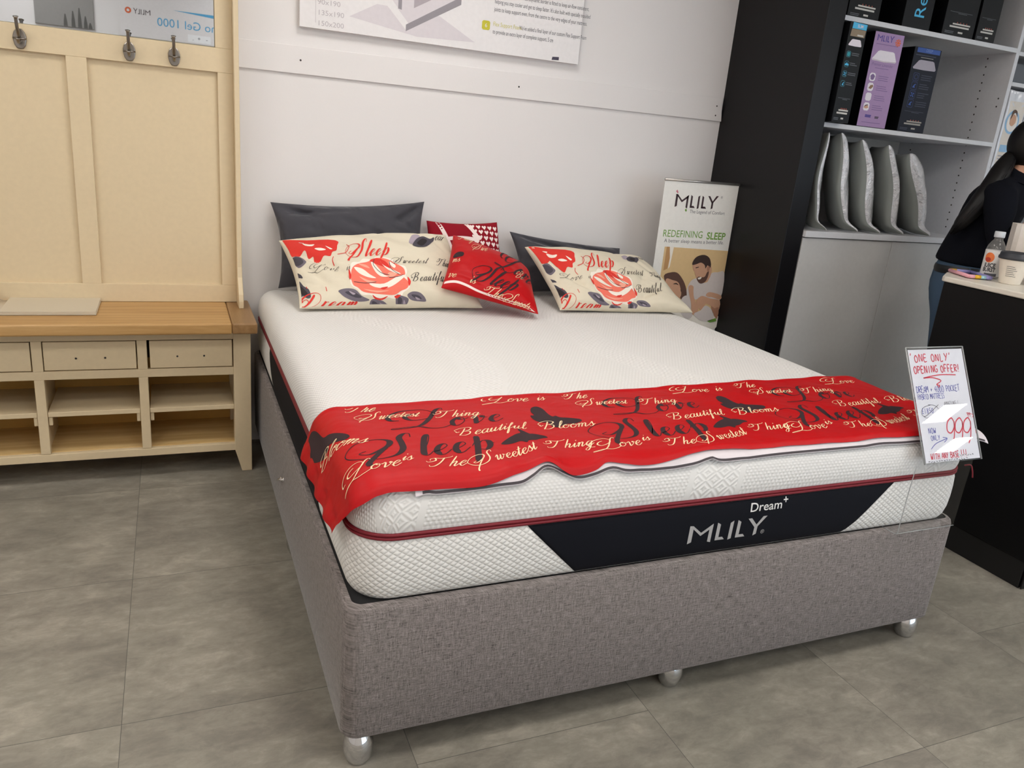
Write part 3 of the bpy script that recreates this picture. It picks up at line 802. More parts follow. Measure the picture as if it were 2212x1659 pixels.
def mattress():
    t = thing('mattress', 'thick white knitted mattress with crimson piping and navy foot panel on the grey bed base', 'mattress', (.9, 1.0, .4275))
    b = MB(); rings(b, PERM, BORDER, cap_bot=True); b.build('border', M_KB, t)
    b = MB(); rings(b, PERM, TOP, cap_top=True, uvmode='top'); b.build('top_cover', M_KT, t)
    p = MB()
    for z in (.5785, .5865): p.tube([(x-nx*.004, y-ny*.004, z) for x, y, nx, ny in PERM], .0040, 8, closed=True)
    p.build('piping', M_CRIMSON, t)
    # navy foot panel with lettering
    mp = lambda x, z, e=0.0: np.array((x, .002+inset(z)-e, z))
    n = MB()
    z0, z1 = .4289, .5735
    n.poly([(.395, z1), (.532, z0), (1.345, z0), (1.500, z1)], mp, 0, .0016, step=.012)
    return t, n, mp
def mattress_panels():
    t, n, mp = mattress()
    mlily(n, .830, .473, .050, mp, 1, .0030, xs=1.42)
    n.text('Dream', .034, 1.006, .541, mp, 2, .0030, xs=1.08, bold=.008); n.text('+', .030, 1.110, .5530, mp, 2, .0030, bold=.008)
    n.text('®', .016, 1.054, .4745, mp, 1, .0030)
    lab(n.build('foot_panel', [M_NAVY, M_SILVER, M_PALEPRINT], t), 'navy panel lettered Dream+ MLILY')
    ms = lambda y, z, e=0.0: np.array((.010+inset(z)-e, y, z))
    s = MB(); s.poly([(.36, .5735), (.43, .4305), (1.37, .4305), (1.50, .5735)], ms, 0, .0016, step=.012)
    lab(s.build('side_panel', [M_NAVY], t), 'plain navy panel on the left side')
    # red zip tag at the right side
    z = MB(); z.tube(catmull([(1.803, .03, .588), (1.815, .02, .592), (1.822, .015, .575), (1.826, .012, .555)], 5), .0022, 6)
    lab(z.build('zip_pull', M_CRIMSON, t), 'red zip pull hanging at the right side')
mattress_panels()

# ================================================================ CUSHIONS
def pillow_fn(BL, BR, TR, TL, tf, tb, pinch=.07, seed=0, wr=.004, folds=(), pw=.45):
    BL, BR, TR, TL = (np.array(q, float) for q in (BL, BR, TR, TL))
    n = np.cross(BR-BL, TL-BL); n /= np.linalg.norm(n)
    rnd = random.Random(seed)
    waves = [(rnd.uniform(-9, 9), rnd.uniform(-9, 9), rnd.uniform(0, 6.3), rnd.uniform(.4, 1)) for _ in range(9)]
    fine = [(rnd.uniform(-26, 26), rnd.uniform(-26, 26), rnd.uniform(0, 6.3), rnd.uniform(.2, .5)) for _ in range(8)]
    def fn(u, v, side=1, e=0.0):
        a, b = 2*u-1, 2*v-1
        uu = .5+(u-.5)*(1-pinch*(1-b*b)*abs(a)**3)
        vv = .5+(v-.5)*(1-pinch*1.3*(1-a*a)*abs(b)**3)
        P = BL*(1-uu)*(1-vv)+BR*uu*(1-vv)+TR*uu*vv+TL*(1-uu)*vv
        m = max(0, 1-abs(a)**2.5)*max(0, 1-abs(b)**2.5)
        h = m**pw
        w = sum(q[3]*math.sin(q[0]*u+q[1]*v+q[2]) for q in waves)/9+sum(q[3]*math.sin(q[0]*u+q[1]*v+q[2]) for q in fine)/9
        r = wr*w*min(1, h*2.5)*2.2
        T = tf if side > 0 else tb
        z = T*h+(r if side > 0 else -r*.3)
        if side > 0:
            for (u0, v0, u1, v1, dep, wd) in folds:
                dx, dy = u1-u0, v1-v0; L2 = dx*dx+dy*dy
                s = max(0, min(1, ((u-u0)*dx+(v-v0)*dy)/L2)); d = math.hypot(u-u0-s*dx, v-v0-s*dy)
                z -= dep*math.exp(-(d/wd)**2)*min(1, h*2)*(math.sin(math.pi*min(1, .15+s*.85)))
        return P+n*(z*side+e*side)
    return fn
def pillow_mesh(mb, fn, nu=120, nv=84, mf=0, mbk=0):
    # cosine spacing keeps the seam crisp
    cs = lambda q: .5-.5*math.cos(math.pi*q)
    mb.grid(lambda u, v: fn(cs(u), cs(v), 1), nu, nv, mf)
    mb.grid(lambda u, v: fn(cs(u), cs(v), -1), nu, nv, mbk, flip=True)
def cloth(name, color, rough=.85, weave=900, amt=.25, sheen=.2, sheen_blotch=0.0, spec=.2, crease=0.0):
    t = NT(name); v = t.coord('Object')
    n = t.noise(v, weave, 2); b = t.noise(v, 7, 3)
    c = t.mixc(n, tuple(q*.93 for q in lin(color)), tuple(min(1, q*1.05) for q in lin(color)))
    if sheen_blotch: c = t.mixc(t.math('MULTIPLY', b, sheen_blotch), c, tuple(q*.6 for q in lin(color)))  # patchy velvet sheen put into the colour
    nm = t.bump(n, .0006, amt)
    if crease:
        v2 = t.coord('Object', (1, 1.6, 1.2), (.3, .2, .6))
        w = t.noise(v2, 9, 2, .5, dist=.25)
        bb = t.n('Bump'); t.put(bb.inputs['Height'], w); bb.inputs['Distance'].default_value = crease; bb.inputs['Strength'].default_value = 1.0
        t.put(bb.inputs['Normal'], nm); nm = bb.outputs[0]
    t.bsdf(c, rough, normal=nm, spec=spec, sheen=sheen)
    return t.m
M_VELVET = cloth('charcoal_velvet', '4b4a50', .75, 500, .2, .3, .75, crease=.022)
M_COTTON = cloth('cream_cotton', 'ddd3bd', .85, 1100, .2, .1, crease=.014)
M_REDCLOTH = cloth('red_satin', 'b5060e', .5, 900, .12, 0, spec=.25, crease=.006)
M_WINE = cloth('wine_red_cotton', '8e0f20', .8, 900, .2, 0)
def ink(c, n): return plain(c, .8, name=n)
I_RED = ink('d83025', 'red_ink'); I_CORAL = ink('ef7561', 'coral_ink'); I_PINK = ink('f2a58e', 'pink_ink'); I_WHITE = ink('efe6d8', 'white_ink')
I_BLACK = ink('241d20', 'black_ink'); I_GREY = ink('6d6570', 'grey_ink'); I_DGREY = ink('45404a', 'dark_grey_ink'); I_LILAC = ink('a79aa5', 'lilac_ink')
I_BEIGE = ink('ecd2a8', 'beige_ink'); I_CREAMW = ink('f0dcd6', 'pale_ribbon'); I_DARKWINE = ink('2b1118', 'dark_wine_ink')

# printed fabric coordinates as low-order surfaces over the flat artwork: pillowcase and cushion cover
PRINT_CREAM = ([0.4185, -0.0617, 0.0347, 0.0079, 0.5583, -0.0256, 0.0241, 0.0121, 0.0427, -0.0413, 0.0349, 0.0312, -0.038],
               [0.4978, -0.4569, -0.1593, -0.1115, -0.0199, -0.0173, 0.0233, 0.0364, 0.1312, 0.0149, 0.0125, -0.0665, -0.0728])
PRINT_RED = ([-1.5501, 0.5962, -0.0971, -0.0311, 3.385, -1.3009, 0.1814, 0.0341, -2.3947, 1.1951, -0.0519, 0.8111, -0.4342],
             [1.4894, -3.0691, -1.2443, -0.1451, -2.11, 6.4868, 1.653, -0.0313, 1.3516, -5.3478, -0.4824, -0.1284, 1.3928])
def fabric_uv(co, X, Y):
    x, y = (X-900)/800, (Y-700)/300; k = 0; u = v = 0.0
    for i in range(4):
        for j in range(4):
            if i+j <= 4:
                b = x**i*y**j; u += co[0][k]*b; v += co[1][k]*b; k += 1
    return min(.988, max(.012, u)), min(.988, max(.03, v))**2
def rose_print(mb, fn):
    def mp(x, y, e=0.0):
        u, v = fabric_uv(PRINT_CREAM, x, -y)
        return fn(u, v, 1, e)
    def shape(pts, mat, e, smooth=4, step=14): mb.poly([(x, -y) for x, y in pts], mp, mat, e, smooth, step)
    # ink slots: 1 red 2 coral 3 pink 4 white 5 black 6 grey 7 dark grey 8 lilac
    A = .0009
    shape([(150, 425), (300, 418), (585, 428), (598, 470), (590, 505), (560, 520), (545, 555), (500, 548), (470, 580), (430, 575), (415, 545), (380, 550), (345, 510), (300, 545), (240, 540), (215, 505), (190, 480)], 1, A)
    for s in ([(330, 455), (380, 470), (420, 468), (400, 485), (350, 478)], [(420, 500), (470, 495), (510, 505), (460, 512)], [(505, 470), (560, 492), (540, 500)], [(300, 440), (340, 446), (330, 452)]): shape(s, 4, A*2, 3)
    shape([(205, 505), (240, 550), (300, 545), (345, 580), (360, 605), (310, 640), (270, 610), (215, 590), (195, 560)], 6, A, 4)
    shape([(240, 560), (300, 560), (340, 600), (300, 625), (265, 600)], 7, A*1.6, 3)
    shape([(195, 595), (215, 600), (260, 650), (320, 690), (335, 715), (290, 700), (230, 670), (195, 640)], 7, A, 4)
    # the big rose
    shape([(700, 650), (715, 600), (770, 590), (800, 560), (870, 570), (900, 552), (980, 560), (1040, 580), (1060, 610), (1120, 625), (1140, 670), (1130, 710), (1160, 750), (1155, 800), (1110, 830), (1095, 860), (1040, 880), (990, 870), (940, 895), (890, 885), (860, 850), (790, 840), (760, 800), (715, 770), (700, 720)], 4, A)
    shape([(712, 655), (760, 610), (830, 590), (900, 562), (980, 572), (1040, 600), (1110, 640), (1125, 690), (1110, 720), (1145, 760), (1140, 800), (1090, 820), (1040, 850), (960, 850), (880, 840), (800, 820), (760, 785), (720, 755)], 2, A*2)
    shape([(850, 580), (900, 566), (970, 590), (1010, 640), (960, 630), (900, 610)], 1, A*3, 4, 12)
    for s in ([(860, 600), (880, 600), (930, 660), (960, 700), (1000, 715), (940, 712), (890, 670)], [(930, 590), (960, 620), (1040, 660), (1090, 690), (1060, 690), (990, 655)], [(850, 755), (960, 765), (1070, 715), (1130, 705), (1070, 760), (980, 800), (890, 790)], [(730, 640), (790, 650), (850, 690), (900, 720), (840, 710), (770, 680)], [(1000, 590), (1050, 620), (1040, 640), (1005, 610)]): shape(s, 4, A*3.2, 4, 12)
    for s in ([(770, 700), (840, 730), (900, 745), (840, 750)], [(760, 610), (820, 620), (850, 650), (790, 630)], [(1000, 680), (1060, 690), (1030, 720), (990, 715)], [(800, 800), (900, 820), (1000, 820), (900, 835)]): shape(s, 3, A*3.4, 3, 12)
    for s in ([(870, 850), (900, 872), (940, 880), (990, 862), (950, 892), (890, 882)], [(930, 800), (990, 790), (960, 812)], [(690, 650), (712, 690), (700, 720)], [(1040, 862), (1090, 850), (1060, 880)], [(1140, 720), (1165, 760), (1150, 790)]): shape(s, 1, A*3.6, 3, 12)
    for ln in ([(885, 570), (880, 620), (930, 680), (1000, 705)], [(1000, 590), (1020, 650), (1080, 700)], [(730, 740), (820, 752), (900, 748)], [(1110, 700), (1070, 720), (1000, 725)]):
        p = catmull([(x, -y) for x, y in ln], 6); mb.ribbon(p, np.full(len(p), 4.0), mp, 7, A*4)
    # leaves
    for s in ([(610, 805), (670, 790), (740, 800), (790, 850), (850, 885), (800, 895), (740, 890), (680, 865), (640, 840)], [(860, 890), (890, 880), (960, 900), (1000, 940), (985, 975), (930, 978), (880, 970), (855, 930)], [(1055, 850), (1100, 855), (1150, 880), (1140, 930), (1120, 970), (1070, 972), (1055, 920)], [(1140, 850), (1180, 828), (1240, 845), (1285, 905), (1230, 905), (1170, 890)]): shape(s, 6, A*1.5, 4)
    for s in ([(660, 820), (720, 815), (790, 860), (740, 860)], [(870, 900), (900, 905), (940, 950), (890, 950)], [(1070, 870), (1100, 880), (1095, 940), (1070, 950)], [(1170, 850), (1220, 860), (1250, 890), (1200, 880)]): shape(s, 7, A*2.4, 3, 12)
    for s in ([(690, 810), (740, 830), (720, 838)], [(930, 910), (970, 940), (950, 945)], [(1115, 890), (1130, 920), (1112, 930)], [(1200, 870), (1240, 892), (1215, 893)]): shape(s, 8, A*2.6, 3, 12)
    # dark blooms
    shape([(1155, 440), (1180, 400), (1225, 395), (1240, 420), (1200, 440), (1175, 455)], 8, A, 4)
    shape([(1180, 462), (1210, 425), (1260, 410), (1300, 420), (1345, 412), (1335, 440), (1290, 470), (1240, 480), (1205, 478)], 7, A*2, 4)
    shape([(1215, 450), (1255, 425), (1290, 440), (1250, 470)], 5, A*3, 3, 12)
    shape([(290, 740), (310, 730), (345, 765), (385, 790), (400, 845), (375, 860), (340, 840), (310, 850), (290, 800)], 7, A*2, 4)
    shape([(305, 760), (345, 785), (375, 825), (330, 830)], 5, A*3, 3, 12)
    # writing
    script(mb, 'Sleep', 765, -548, 52, mp, 1, A*2, .34, .06, ang=.06, slant=.45, xs=.98, track=.18)
    script(mb, 'Dream', 330, -958, 62, mp, 1, A*2.2, .34, .06, ang=.0, slant=.45, xs=1.12, track=.15)
    script(mb, 'Sweetest', 1075, -603, 26, mp, 5, A*2, .2, .07, ang=.03, slant=.4, xs=1.15, track=.22)
    script(mb, 'Thing', 1375, -608, 26, mp, 5, A*2, .2, .07, ang=-.05, slant=.4, xs=.9)
    script(mb, 'Love', 420, -668, 26, mp, 5, A*2, .18, .06, ang=.06, slant=.5, xs=1.5, track=.2)
    script(mb, 'is', 672, -655, 20, mp, 5, A*2, .18, .06, ang=.06, slant=.4, xs=1.1)
    script(mb, 'Beautiful', 1180, -757, 32, mp, 5, A*2, .2, .07, ang=.09, slant=.35, xs=1.0, track=.15)
    script(mb, 'ear', 1350, -425, 24, mp, 5, A*2, .2, .07, ang=-.12, slant=.35, xs=1.2)
    for ln in ([(250, 800), (262, 850), (285, 880)], [(300, 905), (360, 870), (380, 890), (370, 910)], [(365, 770), (375, 790)], [(515, 775), (522, 810)], [(570, 560), (562, 590), (580, 620)], [(600, 540), (660, 520), (690, 480), (670, 460)]):
        p = catmull([(x, -y) for x, y in ln], 6); mb.ribbon(p, np.full(len(p), 5.0), mp, 1, A*2)

def hem_line(mb, fn, mat, u, w, e):
    pass

ROSE_INKS = [M_COTTON, I_RED, I_CORAL, I_PINK, I_WHITE, I_BLACK, I_GREY, I_DGREY, I_LILAC]
def cream_pillow(corners, tf, tb, label, seed, folds):
    fn = pillow_fn(*corners, tf, tb, .05, seed, .014, folds)
    b = MB(); pillow_mesh(b, fn); rose_print(b, fn)
    o = b.build('pillow', ROSE_INKS); tag(o, label, 'pillow', 'rose printed cream pillows')
cream_pillow([(.120, 1.512, .716), (.845, 1.520, .716), (.775, 1.845, .962), (.085, 1.835, .915)], .080, .058,
             'cream pillow printed with a coral rose, upright at the left of the bed head', 3, [(.02, .72, .32, .20, .020, .028), (.06, .45, .22, .10, .012, .022), (.12, .85, .42, .42, .008, .03), (.75, .1, .95, .5, .012, .03), (.80, .95, .96, .60, .008, .025), (.55, .98, .60, .8, .006, .02)])
cream_pillow([(1.180, 1.490, .714), (1.815, 1.440, .714), (1.755, 1.84, .895), (1.14, 1.82, .925)], .075, .055,
             'cream pillow printed with a coral rose, slumped at the right of the bed head', 8, [(.05, .9, .22, .25, .020, .03), (.10, .5, .28, .08, .012, .022), (.6, .1, .95, .35, .012, .03), (.7, .95, .9, .4, .010, .03), (.55, .12, .85, .6, .007, .025)])

def grey_pillow(corners, tf, tb, label, seed, folds):
    fn = pillow_fn(*corners, tf, tb, .085, seed, .011, folds)
    b = MB(); pillow_mesh(b, fn)
    tag(b.build('pillow', [M_VELVET]), label, 'pillow', 'charcoal velvet pillows')
grey_pillow([(.09, 1.90, .712), (.725, 1.90, .712), (.718, 1.992, 1.084), (.070, 1.992, 1.048)], .075, .028,
            'charcoal velvet pillow standing tall behind the left rose pillow', 5, [(.04, .95, .32, .78, .020, .04), (.12, .86, .50, .90, .014, .035), (.97, .95, .76, .72, .018, .035), (.42, .80, .58, .66, .014, .045), (.50, .55, .66, .42, .016, .04), (.62, .66, .76, .46, .012, .035), (.80, .80, .95, .62, .012, .025), (.20, .70, .36, .55, .010, .05)])
grey_pillow([(1.15, 1.85, .712), (1.74, 1.85, .712), (1.715, 1.965, .915), (1.118, 1.955, .975)], .06, .05,
            'charcoal velvet pillow slumped low behind the right rose pillow', 6, [(.05, .95, .5, .75, .018, .04), (.5, .9, .95, .8, .014, .04), (.25, .9, .6, .6, .012, .04)])

def heart_cushion():
    fn = pillow_fn((.727, 1.895, .712), (1.10, 1.895, .735), (1.060, 1.975, 1.012), (.727, 1.975, 1.005), .055, .04, .06, 11, .004)
    b = MB(); pillow_mesh(b, fn, 72, 72)
    mp = lambda x, y, e=0.0: fn(min(.99, max(.01, x)), min(.99, max(.01, y)), 1, e)
    for pts in ([(.13, .99), (.26, .6), (.28, .3)], [(.52, .99), (.60, .84), (.66, .7)], [(.05, .70), (.4, .735), (.66, .70)]):
        p = catmull(pts, 10); b.ribbon(p, np.full(len(p), .055), mp, 1, .0008)
    heart = [(0, -.5), (.28, -.15), (.5, .12), (.42, .42), (.2, .48), (0, .26), (-.2, .48), (-.42, .42), (-.5, .12), (-.28, -.15)]
    for j in range(6):
        for i in range(5):
            x, y = .60+i*.082+(j % 2)*.02-(.0), .93-j*.088-(.012*i)
            b.poly([(x+q[0]*.062, y+q[1]*.072) for q in heart], mp, 1, .0008, 2, .03)
    tag(b.build('cushion', [M_WINE, I_CREAMW]), 'dark red cushion with pale ribbons and a block of white hearts, against the wall', 'cushion')
heart_cushion()

def red_cushion():
    fn = pillow_fn((.651, 1.483, .805), (1.024, 1.370, .726), (1.104, 1.679, .845), (.775, 1.743, .975), .070, .035, .045, 21, .006, [(.1, .2, .5, .1, .008, .04)])
    b = MB(); pillow_mesh(b, fn, 96, 96)
    def mp(x, y, e=0.0):
        u, v = fabric_uv(PRINT_RED, x, -y)
        return fn(u, v, 1, e)
    A = .0009
    script(b, 'Sleep', 1790, -835, 62, mp, 2, A*2, .32, .06, ang=-.36, slant=.55, xs=.98, track=.08)
    script(b, 'Love', 1930, -715, 56, mp, 2, A*2, .32, .06, ang=-.62, slant=.4, xs=1.0, track=.2)
    script(b, 've', 1500, -800, 30, mp, 1, A*2.2, .17, .08, ang=-.12, slant=.4, xs=1.3); script(b, 'is', 1672, -848, 38, mp, 1, A*2.2, .17, .08, ang=-.2, slant=.3, xs=1.1)
    script(b, 'The', 1790, -945, 40, mp, 1, A*2.6, .17, .08, ang=-.28, slant=.5, xs=1.05); script(b, 'Sweets', 1990, -1015, 36, mp, 1, A*2.6, .17, .08, ang=-.40, slant=.4, xs=.95)
    script(b, 'Swe', 1740, -590, 22, mp, 1, A*2, .17, .08, ang=-.2, slant=.4, xs=1.2); script(b, 'Thing', 1590, -508, 20, mp, 1, A*2, .17, .08, ang=-.16, slant=.4, xs=1.1)
    script(b, 'ms', 1535, -695, 24, mp, 1, A*2, .17, .08, ang=.05, slant=.4, xs=1.2); script(b, 'Be', 2035, -810, 26, mp, 1, A*2, .17, .08, ang=-.4, slant=.4, xs=1.0)
    p = catmull([(1470, -838), (1560, -842), (1650, -872), (1760, -922), (1960, -992), (2100, -1036), (2165, -1078), (2205, -1118)], 8)
    b.ribbon(p, np.full(len(p), 20.0), mp, 3, A)
    for pts in ([(1545, -655), (1555, -625), (1590, -610), (1625, -618), (1622, -642), (1590, -652)], [(1680, -985), (1720, -982), (1752, -995), (1740, -1020), (1715, -1028)]):
        b.poly(pts, mp, 2, A, 4, 14)
    tag(b.build('cushion', [M_REDCLOTH, I_BEIGE, I_DARKWINE, I_CREAMW]), 'bright red cushion lettered Love Sleep in black, tilted between the rose pillows', 'cushion')
red_cushion()

# ================================================================ RED RUNNER ACROSS THE FOOT
HEM = catmull([(-.2, .06), (-.105, .06), (-.06, .035), (.017, -.012), (.06, -.012), (.10, -.006), (.23, -.008), (.306, -.006), (.367, .010), (.416, .024), (.455, .026), (.483, .009), (.506, -.001), (.535, .0), (.568, .008), (.598, .022), (.637, .012), (.688, .004), (.782, .014), (.873, .027), (1.026, .025), (1.262, .022), (1.57, .018), (1.84, .016)], 8)
LINE = catmull([(.10, -.02), (.155, -.009), (.181, -.012), (.232, -.011), (.308, -.009), (.366, -.007), (.399, .006), (.435, .020), (.468, .010), (.507, -.007), (.55, -.003), (.596, .008), (.631, -.003), (.669, -.005), (.80, -.004), (.855, .004), (.876, .006), (.906, -.001), (1.076, .004), (1.32, .004), (1.552, .003), (1.86, -.004)], 8)
def hem(s): return float(np.interp(s, HEM[:, 0], HEM[:, 1]))
def lining_edge(s): return float(np.interp(s, LINE[:, 0], LINE[:, 1]))
def drape(s, t, lift):
    """cloth laid over the mattress: s along the bed width, t along its length"""
    R = .052+lift
    def fold(q, edge, flare=.075):
        if q >= edge+R-lift: return q, 0.0
        a = (edge+R-lift-q)/R
        if a < 1.45: return edge+R-lift-R*math.sin(a), R*(1-math.cos(a))
        return edge-lift-flare*(a-1.45)*R, R*(1-math.cos(1.45))+(a-1.45)*R
    x, dx = fold(s, .012, .30); y, dy = fold(t, .004)
    if s > 1.76: dx += (s-1.76)**2*2.2
    z = ZT+.0015+lift-dx*.98-dy*.98
    return np.array((x, y, z))
def wave(s, t):
    h = .014*math.exp(-((s-.437)/.030)**2)*math.exp(-max(0, t)/.12)
    h += .004*math.exp(-((s-.87)/.03)**2)*math.exp(-max(0, t)/.06)
    h += .0022*math.sin(9*s+4*t+.5)*math.sin(14*t+2)+.0016*math.sin(23*s-9*t)+.0012*math.sin(41*s+17*t)
    return h
def s_left(t): return -.108
def t_back(s): return .449+.040*max(0, s)+.25*max(0, -s)
S_RIGHT = 1.832
def runner_pt(s, t, e=0.0):
    w = wave(s, t)
    return drape(s, t, .011+max(-.002, w)+e)
BF_A = [(.546, .361), (.566, .373), (.577, .356), (.576, .319), (.58, .300), (.590, .303), (.597, .291), (.616, .285), (.642, .272), (.642, .257), (.618, .244), (.591, .243), (.577, .235), (.56, .220), (.545, .230), (.547, .254), (.531, .257), (.52, .267), (.516, .286), (.519, .305), (.531, .308), (.532, .331)]
BF_B = [(.373, .140), (.398, .162), (.425, .178), (.44, .186), (.442, .205), (.447, .213), (.455, .2), (.463, .185), (.471, .186), (.483, .184), (.5, .174), (.502, .163), (.488, .159), (.475, .152), (.459, .141), (.440, .135), (.431, .125), (.42, .136), (.402, .133), (.382, .133)]
BF_C = [(-.062, .42), (-.060, .44), (-.038, .435), (-.020, .395), (-.010, .345), (-.003, .329), (.013, .318), (.034, .293), (.050, .268), (.050, .252), (.036, .247), (.015, .266), (.000, .280), (-.008, .268), (-.025, .280), (-.040, .278), (-.066, .314), (-.078, .346), (-.077, .377), (-.067, .392)]
def runner():
    nu, nv = 260, 64; T1 = 0
    def fn(a, b):
        s_ = -.108+a*1.94; t0 = hem(s_); t1 = t_back(s_); t = t0+(t1-t0)*b
        s = s_left(t)+(S_RIGHT-s_left(t)-.03*(1-b))*a
        p = runner_pt(s, t)
        # rolled hems
        edge = min(a*1.93, b*(t1-t0), (1-b)*(t1-t0))
        p[2] += .0035*math.exp(-((edge-.012)/.006)**2)-.002*math.exp(-(edge/.004)**2)
        if a*1.93 < .03: p[0] -= .004*math.sin(t*60)
        return p
    m = MB(); m.grid(fn, nu, nv, 0)
    def mp(x, y, e=0.0):
        s = max(s_left(y)+.008, min(S_RIGHT-.02, x)); t = max(hem(x)+.012, min(t_back(x)-.012, y))
        return runner_pt(s, t, e)
    A = .0006
    P = .60
    for k in range(-1, 4):
        o = P*k; d = .012*k+.006*max(0, k-1)
        def sc(txt, x, y, h, mat, th, tn, e, **kw):
            if o+x > 1.74 or o+x < -.16: return
            script(m, txt, o+x, y+d, h, mp, mat, e, th, tn, **kw)
        if k >= 0:
            sc('Love', .205, .280, .050, 2, .27, .05, A, slant=.36, xs=1.0, track=.14)
            sc('Sleep', .133, .116, .052, 2, .30, .05, A, slant=.24, xs=1.0, track=.12)
            sc('The', .075, .402, .022, 1, .17, .075, A*1.6, slant=.7, xs=.9)
            sc('Sweetest', .122, .344, .020, 1, .17, .075, A*1.6, slant=.5, xs=1.0)
            sc('Thing', .285, .336, .022, 1, .17, .075, A*1.6, slant=.5, xs=1.0)
            sc('Beautiful', .295, .207, .022, 1, .17, .075, A*1.6, slant=.5, xs=1.1, ang=.06)
            sc('Love', .455, .412, .022, 1, .17, .075, A*1.6, slant=.5, xs=1.15)
            sc('is', .588, .414, .020, 1, .17, .075, A*1.6, slant=.5, xs=1.0)
            sc('Love', .005 if k == 0 else .0, .055, .024, 1, .17, .075, A*1.6, slant=.5, xs=1.15, ang=.12)
            sc('is', .128, .090, .020, 1, .17, .075, A*1.6, slant=.5, xs=1.0)
            sc('The', .182, .050, .023, 1, .17, .075, A*1.6, slant=.55, xs=1.0)
            sc('Sweetest', .312, .050, .022, 1, .17, .075, A*1.6, slant=.5, xs=1.05, ang=.26)
            sc('Thing', .478, .098, .022, 1, .17, .075, A*1.6, slant=.5, xs=1.05)
        sc('Blooms', .515 if k >= 0 else .535, .212 if k >= 0 else .262, .023, 1, .17, .075, A*1.6, slant=.5, xs=1.1, ang=.06 if k >= 0 else -.30)
        for bf in (BF_A, BF_B) if k >= 0 else (BF_C,):
            if o+bf[0][0] > 1.70 and k >= 0: continue
            m.poly([(q[0]+(o if k >= 0 else 0), q[1]+(d if k >= 0 else 0)) for q in bf], mp, 2, A*.8, 3, .01)
    o = m.build('bed_runner', [M_REDCLOTH, I_BEIGE, I_DARKWINE], origin=(.9, .25, .7))
    # folded lining with zip shows below the front hem
    l = MB()
    def lf(a, b):
        s = .135+a*(1.845-.135); t0 = lining_edge(s); t = t0+b*.13
        lift = .0045+max(0, wave(s, t))*.72*(1 if b < .9 else .8)
        return drape(s, t, lift)
    l.grid(lf, 220, 14, 0)
    lp = lambda x, y, e=0.0: drape(x, lining_edge(x)+y, .0045+max(0, wave(x, lining_edge(x)+y))*.72+e)
    xs = np.linspace(.15, 1.83, 240)
    l.ribbon([(x, .0035) for x in xs], np.full(240, .006), lp, 1, .001)
    lab(l.build('zip_lining', [plain('d8cfd2', .75, name='white_lining'), plain('3a3236', .6, name='dark_zip')], o), 'white zipped lining below the front hem')
    tag(o, 'red runner with black and cream script lettering laid across the foot of the mattress', 'bed runner')
    # give the cloth a thickness on its own faces only
runner()
